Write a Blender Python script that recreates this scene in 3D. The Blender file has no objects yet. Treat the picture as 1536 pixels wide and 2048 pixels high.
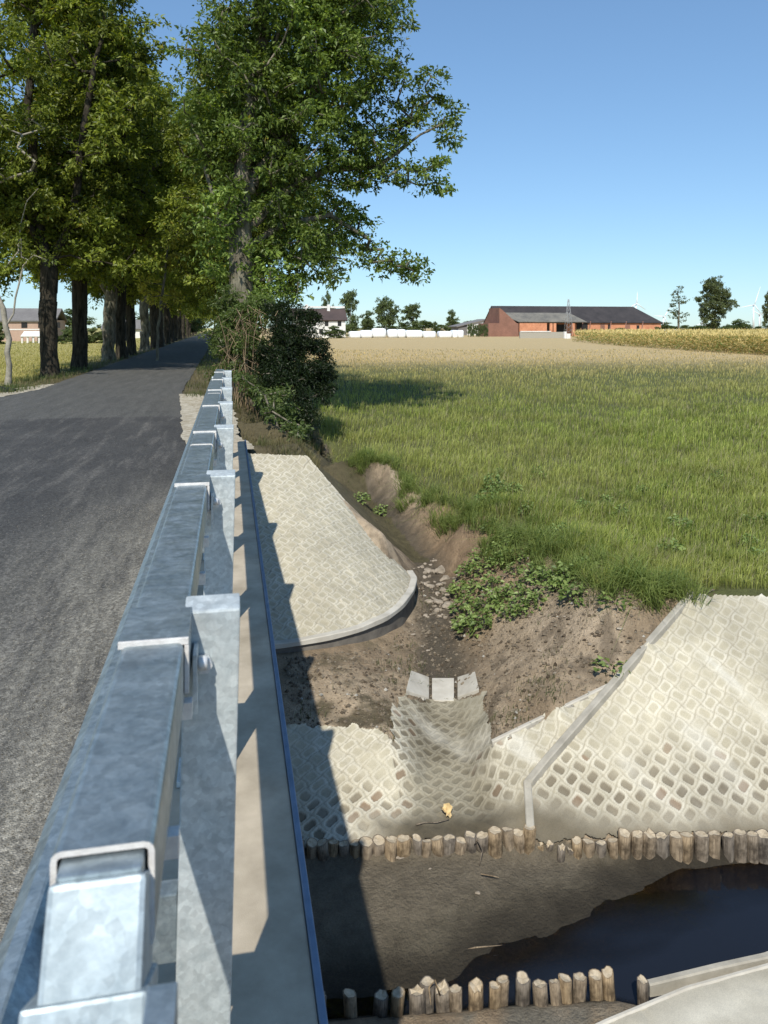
import bpy, bmesh, math, random
import numpy as np
from mathutils import Vector, Matrix
from mathutils.geometry import delaunay_2d_cdt
random.seed(7); rng = np.random.default_rng(7)
S = bpy.context.scene; COL = S.collection
R = math.radians

# ------------------------------------------------------------------ survey
CAMZ = 1.65; FPX = 1539.0
PS = math.atan(308 / FPX)          # level camera with a lowered lens, turned right of the road
FW = (math.sin(PS), math.cos(PS), 0.0); RT = (math.cos(PS), -math.sin(PS), 0.0); UP = (0.0, 0.0, 1.0)
HZ = 655
def ray(px, py):
    u = (px - 768) / FPX; v = (HZ - py) / FPX
    return [FW[i] + u * RT[i] + v * UP[i] for i in range(3)]
def site(px, py, z):
    d = ray(px, py); t = (z - CAMZ) / d[2]
    return (d[0] * t, d[1] * t, z)
def atd(px, py, Y):
    d = ray(px, py); t = Y / d[1]
    return (d[0] * t, Y, CAMZ + d[2] * t)

# ------------------------------------------------------------------ noise
def _hash(ix, iy, s):
    h = (ix.astype(np.int64) * 374761393 + iy.astype(np.int64) * 668265263 + s * 1442695041) & 0xffffffff
    h = ((h ^ (h >> 13)) * 1274126177) & 0xffffffff
    return ((h ^ (h >> 16)) & 0xffff) / 65535.0
def vnoise(x, y, s=0):
    x = np.asarray(x, float); y = np.asarray(y, float)
    ix = np.floor(x); iy = np.floor(y); fx = x - ix; fy = y - iy
    fx = fx * fx * (3 - 2 * fx); fy = fy * fy * (3 - 2 * fy)
    a = _hash(ix, iy, s); b = _hash(ix + 1, iy, s); c = _hash(ix, iy + 1, s); d = _hash(ix + 1, iy + 1, s)
    return (a * (1 - fx) + b * fx) * (1 - fy) + (c * (1 - fx) + d * fx) * fy
def fbm(x, y, s=0, o=4):
    t = 0; a = 1; n = 0
    for k in range(o):
        t = t + a * (vnoise(x * 2 ** k, y * 2 ** k, s + k * 17) - .5); n += a; a *= .5
    return t / n * 2
def inpoly(x, y, poly):
    r = np.zeros(np.shape(x), bool); n = len(poly)
    for i in range(n):
        x0, y0 = poly[i][:2]; x1, y1 = poly[(i + 1) % n][:2]
        if y0 == y1: continue
        c = ((y0 > y) != (y1 > y)) & (x < (x1 - x0) * (y - y0) / (y1 - y0) + x0)
        r ^= c
    return r
def distline(x, y, pl):
    best = np.full(np.shape(x), 1e9)
    for i in range(len(pl) - 1):
        ax, ay = pl[i][:2]; bx, by = pl[i + 1][:2]
        dx, dy = bx - ax, by - ay; L = dx * dx + dy * dy + 1e-12
        t = np.clip(((x - ax) * dx + (y - ay) * dy) / L, 0, 1)
        best = np.minimum(best, np.hypot(x - ax - t * dx, y - ay - t * dy))
    return best
def sstep(a, b, x):
    t = np.clip((x - a) / (b - a), 0, 1); return t * t * (3 - 2 * t)

# ------------------------------------------------------------------ object helpers
def tag(o, label=None, cat=None, group=None, kind=None):
    if label: o['label'] = label
    if cat: o['category'] = cat
    if group: o['group'] = group
    if kind: o['kind'] = kind
    return o
def empty(name, loc, label, cat, group=None, rz=0):
    o = bpy.data.objects.new(name, None); COL.objects.link(o)
    o.empty_display_size = .2
    o.location = loc; o.rotation_euler = (0, 0, rz)
    return tag(o, label, cat, group)
def link(name, me, mat=None, parent=None, loc=None):
    o = bpy.data.objects.new(name, me); COL.objects.link(o)
    if mat is not None and len(me.materials) == 0: me.materials.append(mat)
    if parent: o.parent = parent
    if loc: o.location = loc
    return o
def npmesh(name, V, F, colr=None, smooth=True):
    """V (n,3), F (m,k) ints"""
    V = np.asarray(V, np.float32); F = np.asarray(F, np.int32)
    me = bpy.data.meshes.new(name)
    me.vertices.add(len(V)); me.vertices.foreach_set('co', V.ravel())
    m, k = F.shape
    me.loops.add(m * k); me.loops.foreach_set('vertex_index', F.ravel())
    me.polygons.add(m); me.polygons.foreach_set('loop_start', np.arange(0, m * k, k, dtype=np.int32))
    me.polygons.foreach_set('loop_total', np.full(m, k, np.int32))
    me.polygons.foreach_set('use_smooth', np.full(m, smooth, bool))
    if colr is not None:
        a = me.color_attributes.new('Col', 'FLOAT_COLOR', 'POINT')
        c = np.ones((len(V), 4), np.float32); c[:, :3] = colr
        a.data.foreach_set('color', c.ravel())
    me.update(); me.validate(); return me
class MB:
    def __init__(s): s.bm = bmesh.new()
    def box(s, x0, x1, y0, y1, z0, z1, M=None, bev=0):
        vs = [s.bm.verts.new(p) for p in ((x0,y0,z0),(x1,y0,z0),(x1,y1,z0),(x0,y1,z0),(x0,y0,z1),(x1,y0,z1),(x1,y1,z1),(x0,y1,z1))]
        fs = [s.bm.faces.new([vs[i] for i in q]) for q in ((0,3,2,1),(4,5,6,7),(0,1,5,4),(1,2,6,5),(2,3,7,6),(3,0,4,7))]
        if M is not None: bmesh.ops.transform(s.bm, matrix=M, verts=vs)
        if bev:
            es = list({e for f in fs for e in f.edges})
            bmesh.ops.bevel(s.bm, geom=es, offset=bev, segments=2, affect='EDGES', profile=.6)
        return s
    def hexa(s, P, bev=0):
        vs = [s.bm.verts.new(p) for p in P]
        fs = [s.bm.faces.new([vs[i] for i in q]) for q in ((0,3,2,1),(4,5,6,7),(0,1,5,4),(1,2,6,5),(2,3,7,6),(3,0,4,7))]
        if bev:
            es = list({e for f in fs for e in f.edges})
            bmesh.ops.bevel(s.bm, geom=es, offset=bev, segments=2, affect='EDGES', profile=.6)
        return s
    def face(s, pts):
        s.bm.faces.new([s.bm.verts.new(p) for p in pts]); return s
    def tube(s, pts, rad, n=8, cap=True):
        rings = []
        for i, p in enumerate(pts):
            p = Vector(p)
            d = (Vector(pts[min(i + 1, len(pts) - 1)]) - Vector(pts[max(i - 1, 0)])).normalized()
            a = d.cross(Vector((0, 0, 1)));  a = a if a.length > .05 else d.cross(Vector((1, 0, 0)))
            a.normalize(); b = d.cross(a)
            r = rad[i] if hasattr(rad, '__len__') else rad
            rings.append([s.bm.verts.new(p + (a * math.cos(2*math.pi*k/n) + b * math.sin(2*math.pi*k/n)) * r) for k in range(n)])
        for i in range(len(rings) - 1):
            for k in range(n):
                f = s.bm.faces.new((rings[i][k], rings[i][(k+1)%n], rings[i+1][(k+1)%n], rings[i+1][k])); f.smooth = True
        if cap:
            s.bm.faces.new(rings[0][::-1]); s.bm.faces.new(rings[-1])
        return s
    def prism(s, prof, y0, y1, closed=True, bev=0):
        """profile (x,z) swept along y"""
        a = [s.bm.verts.new((x, y0, z)) for x, z in prof]; b = [s.bm.verts.new((x, y1, z)) for x, z in prof]
        n = len(prof)
        for i in range(n if closed else n - 1):
            s.bm.faces.new((a[i], a[(i+1)%n], b[(i+1)%n], b[i]))
        if closed: s.bm.faces.new(a[::-1]); s.bm.faces.new(b)
        return s
    def mesh(s, name, smooth=None):
        bmesh.ops.recalc_face_normals(s.bm, faces=s.bm.faces)
        me = bpy.data.meshes.new(name); s.bm.to_mesh(me); s.bm.free()
        if smooth is not None:
            for p in me.polygons: p.use_smooth = smooth
        return me
    def build(s, name, mat, parent=None, loc=None, smooth=None):
        return link(name, s.mesh(name, smooth), mat, parent, loc)

# ------------------------------------------------------------------ materials
class NT:
    def __init__(s, name):
        s.m = bpy.data.materials.new(name); s.m.use_nodes = True; s.t = s.m.node_tree; s.t.nodes.clear()
        s.out = s.n('ShaderNodeOutputMaterial')
    def n(s, ty, **kw):
        nd = s.t.nodes.new(ty)
        for k, v in kw.items():
            if k.startswith('i_'):
                key = k[2:].replace('_', ' ')
                nd.inputs[key].default_value = v
            else: setattr(nd, k, v)
        return nd
    def l(s, a, b): s.t.links.new(a, b)
    def tex(s, scale, detail=4, rough=.55, vec=None, dist=0):
        nd = s.n('ShaderNodeTexNoise'); nd.inputs['Scale'].default_value = scale; nd.inputs['Detail'].default_value = detail
        nd.inputs['Roughness'].default_value = rough; nd.inputs['Distortion'].default_value = dist
        if vec: s.l(vec, nd.inputs['Vector'])
        return nd.outputs['Fac']
    def ramp(s, fac, stops, interp='LINEAR'):
        r = s.n('ShaderNodeValToRGB'); r.color_ramp.interpolation = interp
        e = r.color_ramp.elements
        while len(e) < len(stops): e.new(.5)
        for i, (p, c) in enumerate(stops):
            e[i].position = p; e[i].color = (c, c, c, 1) if not hasattr(c, '__len__') else (*c, 1)
        s.l(fac, r.inputs['Fac']); return r.outputs['Color']
    def mix(s, f, a, b, mode='MIX'):
        m = s.n('ShaderNodeMix', data_type='RGBA', blend_type=mode)
        for v, i in ((f, 0), (a, 6), (b, 7)):
            if hasattr(v, 'links') or isinstance(v, bpy.types.NodeSocket): s.l(v, m.inputs[i])
            else: m.inputs[i].default_value = v if i == 0 else (*v, 1)
        return m.outputs[2]
    def bump(s, h, strength=.3, dist=.01):
        b = s.n('ShaderNodeBump'); b.inputs['Strength'].default_value = strength; b.inputs['Distance'].default_value = dist
        s.l(h, b.inputs['Height']); return b.outputs['Normal']
    def bsdf(s, col, rough=.8, metal=0, nrm=None, spec=None):
        p = s.n('ShaderNodeBsdfPrincipled')
        for v, k in ((col, 'Base Color'), (rough, 'Roughness'), (metal, 'Metallic'), (spec, 'Specular IOR Level')):
            if v is None: continue
            if isinstance(v, bpy.types.NodeSocket): s.l(v, p.inputs[k])
            else: p.inputs[k].default_value = (*v, 1) if hasattr(v, '__len__') else v
        if nrm: s.l(nrm, p.inputs['Normal'])
        s.l(p.outputs[0], s.out.inputs[0]); return p
def obco(t): return t.n('ShaderNodeTexCoord').outputs['Object']
def geopos(t): return t.n('ShaderNodeNewGeometry').outputs['Position']
def simple(name, c1, c2, scale=8, rough=.8, metal=0, bs=.2, bd=.01, bscale=None, detail=5, spec=None):
    t = NT(name); v = geopos(t)
    f = t.tex(scale, detail, .6, v)
    c = t.ramp(f, [(.3, c1), (.7, c2)])
    b = t.bump(t.tex(bscale or scale * 6, 3, .6, v), bs, bd)
    t.bsdf(c, rough, metal, b, spec); return t.m
def colattr(name, rough=.9, bs=.3, bd=.01, bscale=60, var=.25, vscale=12, spec=.3, fine=180):
    t = NT(name); v = geopos(t)
    a = t.n('ShaderNodeVertexColor', layer_name='Col').outputs['Color']
    f = t.ramp(t.tex(vscale, 6, .65, v), [(.25, 1 - var), (.75, 1 + var * .6)])
    g = t.ramp(t.tex(fine, 3, .7, v), [(.3, .8), (.7, 1.12)])
    c = t.mix(1.0, t.mix(1.0, a, f, 'MULTIPLY'), g, 'MULTIPLY')
    b = t.bump(t.tex(bscale, 6, .7, v), bs, bd)
    t.bsdf(c, rough, 0, b, spec); return t.m
def leafmat(name, trans=.4, rough=.5):
    t = NT(name)
    a = t.n('ShaderNodeVertexColor', layer_name='Col').outputs['Color']
    p = t.n('ShaderNodeBsdfPrincipled'); t.l(a, p.inputs['Base Color']); p.inputs['Roughness'].default_value = rough
    p.inputs['Specular IOR Level'].default_value = .35
    tr = t.n('ShaderNodeBsdfTranslucent')
    t.l(t.mix(1.0, a, (1.5, 1.5, .6), 'MULTIPLY'), tr.inputs['Color'])
    mx = t.n('ShaderNodeMixShader'); mx.inputs[0].default_value = trans
    t.l(p.outputs[0], mx.inputs[1]); t.l(tr.outputs[0], mx.inputs[2]); t.l(mx.outputs[0], t.out.inputs[0])
    return t.m

def galv(name, lo, hi, rough=.42, metal=.75):
    t = NT(name); v = geopos(t)
    st = t.n('ShaderNodeMapping'); st.inputs['Scale'].default_value = (.45, 1.3, 1); t.l(v, st.inputs['Vector'])
    vo = t.n('ShaderNodeTexVoronoi'); vo.inputs['Scale'].default_value = 55; t.l(v, vo.inputs['Vector'])
    cl = t.tex(14, 7, .7, st.outputs[0], .8)
    cl2 = t.tex(38, 5, .7, v, .8)
    base = t.ramp(cl, [(.3, lo), (.72, hi)])
    base = t.mix(.35, base, t.ramp(cl2, [(.35, lo), (.65, hi)]))
    vs = t.n('ShaderNodeTexVoronoi'); vs.inputs['Scale'].default_value = 95; t.l(v, vs.inputs['Vector']); sp = t.n('ShaderNodeSeparateColor'); t.l(vs.outputs['Color'], sp.inputs[0])
    base = t.mix(.5, base, t.ramp(sp.outputs[0], [(.0, .72), (1., 1.22)]), 'MULTIPLY')
    base = t.mix(t.ramp(t.tex(3.5, 7, .75, v, .5), [(.56, 0), (.75, .35)]), base, (.20, .19, .17))
    rg = t.ramp(t.tex(20, 5, .6, v), [(.3, rough - .1), (.7, rough + .15)])
    b = t.bump(t.tex(60, 4, .6, v), .12, .003)
    t.bsdf(base, rg, metal, b); return t.m
M = {}
M['galv'] = galv('galvanised_steel', (.165, .215, .245), (.45, .51, .53), .38, .65)
M['galv_light'] = galv('galvanised_post_steel', (.36, .41, .42), (.72, .76, .75), .5, .4)
M['galv_mid'] = galv('galvanised_end_steel', (.22, .27, .30), (.46, .53, .56), .5, .4)
M['cutedge'] = simple('bare_zinc_edge', (.55, .52, .49), (.75, .72, .68), 60, .6, .1)
M['bolt'] = simple('zinc_bolt', (.6, .6, .6), (.8, .8, .78), 80, .45, .4)
M['cap'] = simple('sandy_concrete', (.30, .25, .18), (.50, .425, .32), 5, .9, 0, .35, .004, 300)
M['blue'] = simple('blue_edge_board', (.085, .135, .21), (.14, .20, .29), 14, .45, 0, .15, .004, 60)
M['concrete'] = simple('pale_concrete', (.40, .37, .31), (.56, .53, .46), 5, .9, 0, .35, .006, 120)
M['greyconc'] = simple('grey_concrete', (.28, .26, .215), (.43, .40, .335), 7, .9, 0, .3, .006, 90)
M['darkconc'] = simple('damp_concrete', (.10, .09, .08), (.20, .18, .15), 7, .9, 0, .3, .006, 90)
M['pav'] = colattr('grid_paving', .9, .35, .004, 220, .16, 7)
M['ground'] = colattr('ground_soil', .95, 1.0, .045, 32, .34, 9, .2, 90)
M['grass'] = leafmat('grass_blades', .35, .6)
M['leaf'] = leafmat('leaves', .4, .45)
M['weed'] = leafmat('weed_leaves', .3, .5)
M['maize'] = leafmat('maize_leaves', .25, .6)
def asphalt():
    t = NT('asphalt'); v = geopos(t)
    sep = t.n('ShaderNodeSeparateXYZ'); t.l(v, sep.inputs[0])
    st = t.n('ShaderNodeMapping'); st.inputs['Scale'].default_value = (1, .12, 1); st.inputs['Rotation'].default_value = (0, 0, R(-14)); t.l(v, st.inputs['Vector'])
    streak = t.tex(4.5, 8, .7, st.outputs[0])
    vo = t.n('ShaderNodeTexVoronoi'); vo.inputs['Scale'].default_value = 130; t.l(v, vo.inputs['Vector'])
    big = t.tex(.9, 5, .6, v)
    base = t.ramp(big, [(.3, (.048, .046, .044)), (.7, (.078, .075, .070))])
    base = t.mix(t.ramp(streak, [(.50, 0), (.66, .7)]), base, (.15, .14, .125))
    # sand carried along the bridge side
    mr = t.n('ShaderNodeMapRange'); mr.inputs['From Min'].default_value = -1.9; mr.inputs['From Max'].default_value = -.55; t.l(sep.outputs[0], mr.inputs[0])
    my = t.n('ShaderNodeMapRange'); my.inputs['From Min'].default_value = 9.5; my.inputs['From Max'].default_value = 5.; t.l(sep.outputs[1], my.inputs[0])
    mm = t.n('ShaderNodeMath', operation='MULTIPLY'); t.l(mr.outputs[0], mm.inputs[0]); t.l(my.outputs[0], mm.inputs[1])
    m2 = t.n('ShaderNodeMath', operation='MULTIPLY'); t.l(mm.outputs[0], m2.inputs[0]); t.l(t.ramp(t.tex(7, 8, .75, st.outputs[0]), [(.32, 0), (.62, 1)]), m2.inputs[1])
    m3 = t.n('ShaderNodeMath', operation='MULTIPLY'); t.l(m2.outputs[0], m3.inputs[0]); m3.inputs[1].default_value = .9
    base = t.mix(m3.outputs[0], base, (.31, .29, .24))
    # older lighter surface beyond the joint
    jn = t.n('ShaderNodeMapRange'); jn.inputs['From Min'].default_value = 14.75; jn.inputs['From Max'].default_value = 14.85; t.l(sep.outputs[1], jn.inputs[0])
    base = t.mix(jn.outputs[0], base, t.ramp(streak, [(.3, (.072, .070, .064)), (.7, (.125, .12, .108))]))
    stone = t.ramp(vo.outputs['Color'], [(.0, .6), (.5, .95), (.9, 1.3), (.99, 1.9)])
    v2 = t.n('ShaderNodeTexVoronoi'); v2.inputs['Scale'].default_value = 62; t.l(v, v2.inputs['Vector'])
    base = t.mix(.8, base, t.ramp(v2.outputs['Color'], [(.05, .5), (.5, .95), (.95, 1.6)]), 'MULTIPLY')
    base = t.mix(.85, base, stone, 'MULTIPLY')
    b = t.bump(vo.outputs['Distance'], .9, .006)
    t.bsdf(base, .78, 0, b, .35); return t.m
M['asphalt'] = asphalt()
M['gravel'] = colattr('gravel_shoulder', .9, .8, .02, 70, .3, 30)
def bark():
    t = NT('bark'); v = obco(t)
    st = t.n('ShaderNodeMapping'); st.inputs['Scale'].default_value = (1, 1, .22); t.l(v, st.inputs['Vector'])
    f = t.tex(9, 8, .7, st.outputs[0], .4); g = t.tex(1.2, 3, .5, v)
    c = t.mix(t.ramp(g, [(.4, 0), (.65, .7)]), t.ramp(f, [(.35, (.035, .028, .020)), (.65, (.24, .21, .155))]), t.ramp(f, [(.35, (.06, .06, .035)), (.65, (.32, .30, .22))]))
    t.bsdf(c, .95, 0, t.bump(f, 1.0, .04), .2); return t.m
M['bark'] = bark()
def shaded_bark():  # same bark with the shade of the crowns painted into its colour
    t = NT('bark_painted_shade'); v = obco(t)
    st = t.n('ShaderNodeMapping'); st.inputs['Scale'].default_value = (1, 1, .22); t.l(v, st.inputs['Vector'])
    f = t.tex(9, 8, .7, st.outputs[0], .4)
    t.bsdf(t.ramp(f, [(.35, (.014, .012, .009)), (.7, (.085, .072, .052))]), .95, 0, t.bump(f, 1.0, .04), .15); return t.m
M['shadebark'] = shaded_bark()
M['palebark'] = simple('pale_bark', (.20, .18, .14), (.36, .33, .27), 6, .9, 0, .6, .02, 20)
def wood(name, a, b):
    t = NT(name); v = obco(t)
    oi = t.n('ShaderNodeObjectInfo').outputs['Random']
    st = t.n('ShaderNodeMapping'); st.inputs['Scale'].default_value = (1, 1, .12); t.l(v, st.inputs['Vector'])
    f = t.tex(60, 6, .7, st.outputs[0]); g = t.tex(14, 4, .6, v)
    c = t.ramp(f, [(.3, a), (.7, b)])
    c = t.mix(t.ramp(g, [(.45, 0), (.7, .8)]), c, tuple(q * .35 for q in a))
    hs = t.n('ShaderNodeHueSaturation'); t.l(c, hs.inputs['Color'])
    mr = t.n('ShaderNodeMapRange'); mr.inputs['To Min'].default_value = .7; mr.inputs['To Max'].default_value = 1.35; t.l(oi, mr.inputs[0]); t.l(mr.outputs[0], hs.inputs['Value'])
    mr2 = t.n('ShaderNodeMapRange'); mr2.inputs['To Min'].default_value = .55; mr2.inputs['To Max'].default_value = 1.15; t.l(oi, mr2.inputs[0]); t.l(mr2.outputs[0], hs.inputs['Saturation'])
    t.bsdf(hs.outputs[0], .9, 0, t.bump(f, .8, .008), .2); return t.m
M['wood'] = wood('pile_wood', (.105, .075, .048), (.34, .265, .175))
M['woodend'] = simple('cut_wood', (.34, .27, .18), (.52, .44, .32), 40, .9, 0, .4, .006, 90)
def water():
    t = NT('water'); v = geopos(t)
    b = t.bump(t.tex(5, 3, .5, v), .05, .01)
    a = t.n('ShaderNodeVertexColor', layer_name='Col').outputs['Color']
    p = t.bsdf((.011, .013, .019), .03, 0, b, .5); p.inputs['IOR'].default_value = 1.33
    gl_ = t.n('ShaderNodeBsdfGlass'); gl_.inputs['IOR'].default_value = 1.33; gl_.inputs['Roughness'].default_value = .02; gl_.inputs['Color'].default_value = (.62, .52, .38, 1); t.l(b, gl_.inputs['Normal'])
    mx = t.n('ShaderNodeMixShader'); t.l(t.ramp(a, [(.0, 0), (.9, 1)]), mx.inputs[0]); t.l(gl_.outputs[0], mx.inputs[1]); t.l(p.outputs[0], mx.inputs[2]); t.l(mx.outputs[0], t.out.inputs[0])
    return t.m
M['water'] = water()
# distance buildings
def brick(name, a, b, sc=4):
    t = NT(name); v = geopos(t)
    f = t.tex(.35, 6, .7, v); g = t.tex(3, 3, .6, v)
    c = t.mix(.4, t.ramp(f, [(.35, a), (.65, b)]), t.ramp(g, [(.3, a), (.7, b)])); t.bsdf(c, .9); return t.m
M['brick'] = brick('red_brick', (.40, .16, .085), (.68, .32, .18))
M['brickdark'] = brick('weathered_brick', (.17, .085, .06), (.30, .15, .105))
M['roofdark'] = brick('dark_tiles', (.022, .020, .022), (.055, .048, .048))
M['roofgrey'] = brick('grey_asbestos_roof', (.09, .088, .08), (.24, .22, .18))
M['white'] = brick('white_render', (.62, .60, .56), (.80, .79, .76))
M['whitewrap'] = simple('white_plastic_wrap', (.74, .77, .78), (.88, .89, .9), .6, .5)
M['roofbrown'] = brick('brown_tiles', (.05, .036, .034), (.09, .062, .056))
M['rooflt'] = brick('pale_roof', (.14, .13, .125), (.22, .21, .2))
M['black'] = simple('dark_opening', (.008, .008, .008), (.02, .02, .02), 3)
M['turb'] = simple('turbine_white', (.75, .78, .8), (.85, .87, .9), .1, .5)
M['steel'] = simple('mast_steel', (.25, .26, .27), (.35, .36, .37), 1, .6)
M['stone'] = simple('stone', (.17, .14, .10), (.40, .34, .27), 9, .9, 0, .5, .01, 50)

# ------------------------------------------------------------------ ground heights
ZF = -.9          # meadow level
ZL = -.35         # left field level
pts = []
def add(*ps):
    for p in ps: pts.append(tuple(p))
def seg(p, q, n):
    for i in range(n + 1):
        t = i / n; pts.append(tuple(p[k] * (1 - t) + q[k] * t for k in range(3)))
def roadx(y):     # right and left road edge
    y = np.asarray(y, float)
    r = np.interp(y, [-50, 10.4, 11.6, 20.5, 96, 400], [-.40, -.40, -.62, -1.21, -2.04, -5])
    l = np.interp(y, [-50, 14, 22, 145, 400], [-6.2, -6.2, -5.0, -6.6, -10])
    return r, l
# bridge zone, left of the parapet
for y in (-60, -20, -3, 0, 3):
    add((-.5, y, -.02), (-2.5, y, -.02), (-6.3, y, -.02), (-8.5, y, -.1), (-40, y, ZL), (-2500, y, ZL))
for y in (6, 9, 11.2, 14, 18, 24, 32, 45, 60, 90, 130, 180, 260, 400, 2500):
    r, l = roadx(y)
    add((r + (.02 if y > 11 else -.05), y, -.02), ((r + l) / 2, y, -.02), (l - .1, y, -.02), (l - 2.4, y, -.2), (l - 12, y, ZL), (-2500, y, ZL))
    if y > 11:
        add((r + 1.5, y, -.02)); 
    if y > 14:
        add((r + 3.2, y, -.75), (r + 3.9, y, -1.0), (r + 4.8, y, -.9))
# near bank (camera side)
def _np(px, py, z, dy):
    p = site(px, py, -2.09); return (p[0], p[1] + dy, z)
A1 = _np(750, 1985, -2.175, -.16); A2 = _np(1220, 1948, -2.17, -.16); A3 = site(1536, 1925, -2.17)
kerbN = [(-.6, 4.16, -2.175), A1, A2, A3, (4.4, A3[1] + .12, -2.15), (6, A3[1] + .2, -2.15)]
for i in range(len(kerbN) - 1): seg(kerbN[i], kerbN[i + 1], 3)
for x in np.linspace(-.6, 7, 9):
    add((x, .4, -1.9), (x, -4, -.4), (x, -60, -.3))
    add((x, 3.2, -2.22), (x, 1.8, -2.18))
add((7, 4.0, -1.9), (9, 3.4, -.9), (9, 0, -.5), (40, 0, ZF), (2500, -60, ZF), (2500, 0, ZF), (40, -60, ZF), (-.6, -60, -.3))
# pile rows
FP = [site(560, 1688, -2.07), site(690, 1682, -2.07), site(1060, 1668, -2.07), site(1160, 1675, -2.07), site(1536, 1668, -2.07), (6.2, 4.62, -2.07)]
NP = [(-.5, 4.36, -2.09), site(750, 1985, -2.09), site(960, 1970, -2.09), site(1220, 1948, -2.09), site(1300, 1965, -2.09), (3.5, 4.12, -2.09), (6.2, 4.0, -2.09)]
FP = [(-.5, 5.62, -2.07)] + FP
def rowseg(row, dy, z, n=4):
    for i in range(len(row) - 1):
        a, b = row[i], row[i + 1]; seg((a[0], a[1] + dy, z), (b[0], b[1] + dy, z), n)
rowseg(FP, .06, -2.11); rowseg(NP, -.05, -2.18)
EDG = sorted([site(*q)[:2] for q in ((800, 1985, -2.25), (900, 1950, -2.25), (965, 1905, -2.25), (1050, 1862, -2.25), (1140, 1825, -2.25), (1220, 1785, -2.25), (1285, 1745, -2.25), (1310, 1722, -2.25))])
EX = [p[0] for p in EDG]; EY = [p[1] for p in EDG]
def bed(x, y):   # mud falls away to the right and towards the near row
    e = np.interp(x, EX, EY)
    return -2.245 + np.clip((y - e) * .10, -.25, .035 + .03 * (x < 2.0))
for i in range(len(FP) - 1):
    for t in np.linspace(0, 1, 5):
        x = FP[i][0] * (1 - t) + FP[i + 1][0] * t; y = FP[i][1] * (1 - t) + FP[i + 1][1] * t - .05
        add((x, y, float(bed(x, y))))
for i in range(len(NP) - 1):
    for t in np.linspace(0, 1, 5):
        x = NP[i][0] * (1 - t) + NP[i + 1][0] * t; y = NP[i][1] * (1 - t) + NP[i + 1][1] * t + .075
        add((x, y, float(bed(x, y)) - .03))
for x in np.linspace(-.5, 6, 22):
    for y in (4.48, 4.62, 4.78, 4.9, 5.0):
        add((float(x), y, float(bed(x, y))))
add((12, 4.3, -2.4), (12, 3.4, -1.9), (12, 5.2, -1.9), (12, 7, ZF), (40, 4, -2.4), (40, 6.5, ZF), (2500, 6.5, ZF))
# right slab : bottom along the far piles, top at meadow level
RB0 = site(1062, 1668, -2.06); RBk = site(1056, 1572, -1.90); RT0 = site(1385, 1192, -.9); RT1 = site(1536, 1192, -.9)
RT2 = (6.5, RT1[1] - .25, -.9); RB2 = (6.2, 4.72, -2.06)
seg(RB0, RBk, 3); seg(RBk, RT0, 10); seg(RT0, RT1, 4); seg(RT1, RT2, 4)
for i in range(1, 8):
    t = i / 8
    a = [RBk[k] * (1 - t) + RT0[k] * t for k in range(3)]
    b = [RB2[k] * (1 - t) + RT2[k] * t for k in range(3)]
    seg(a, b, 6)
slabR = [RB0[:2], RBk[:2], RT0[:2], RT1[:2], RT2[:2], (6.2, 4.72), (site(1536, 1660, -2.07)[0], site(1536, 1660, -2.07)[1] + .02)]
kerbR = [RB0, RBk, RT0]
def lerp3(a, b, t): return tuple(a[k] * (1 - t) + b[k] * t for k in range(3))
KW = lerp3(RBk, RT0, .47)     # where the wing top meets the kerb
# check of that point in the picture: about (1190,1400)
WL = site(985, 1492, -1.78)
seg(WL, KW, 5)
# gutter
def gl(t): return lerp3(site(888, 1404, -1.95), site(900, 1662, -2.09), t)
for i in range(9):
    t = i / 8; c = gl(t)
    add((c[0] - .11 - .12 * t, c[1], c[2]), (c[0] + .11 + .1 * t, c[1], c[2]))
gL = [site(790, 1398, -1.76), site(783, 1440, -1.76), site(786, 1482, -1.79)]
gR = [site(970, 1388, -1.74), site(978, 1440, -1.74), WL]
for p in gL + gR: add(p)
LS = [(-.5, 6.7, -1.76), site(580, 1455, -1.76), site(680, 1452, -1.76), site(760, 1460, -1.77), gL[2]]
for i in range(len(LS) - 1): seg(LS[i], LS[i + 1], 3)
add(site(690, 1600, -1.99), site(620, 1560, -1.93), (-.4, 6.1, -1.9), site(1040, 1640, -2.05), site(1000, 1560, -1.93), site(800, 1600, -2.03))
# end slabs
ES = [(site(822, 1345, -1.76), site(858, 1358, -1.90), site(858, 1400, -1.93), site(812, 1385, -1.77)),
      (site(864, 1360, -1.915), site(908, 1360, -1.915), site(908, 1405, -1.945), site(864, 1405, -1.945)),
      (site(915, 1358, -1.90), site(950, 1347, -1.77), site(958, 1383, -1.77), site(915, 1398, -1.93))]
for q in ES:
    for p in q: add((p[0], p[1], p[2] - .012))
# soil below the left cone
for q in ((540,1302,-1.58),(620,1295,-1.60),(700,1285,-1.63),(770,1262,-1.68),(815,1225,-1.75),(832,1180,-1.78),(600,1440,-1.74),(760,1448,-1.78),
          (700,1370,-1.66),(600,1370,-1.64),(780,1370,-1.74),(840,1300,-1.82),(835,1260,-1.80)): add(site(*q))
add((-.5, 7.62, -1.58), (-.5, 7.2, -1.66))
# ditch bottom
for q in ((885,1338,-1.91),(855,1320,-1.88),(880,1280,-1.88),(905,1290,-1.88),(868,1210,-1.85),(890,1230,-1.86),(850,1150,-1.81),(868,1150,-1.81),(812,1100,-1.72),(780,1060,-1.62),
          (735,1010,-1.48),(690,955,-1.32),(650,915,-1.12)): add(site(*q))
for q in ((962,1332,-1.84),(925,1270,-1.82),(905,1180,-1.80),(860,1110,-1.70),(800,1062,-1.58),(745,1000,-1.42),(700,948,-1.25)): add(site(*q))
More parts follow.
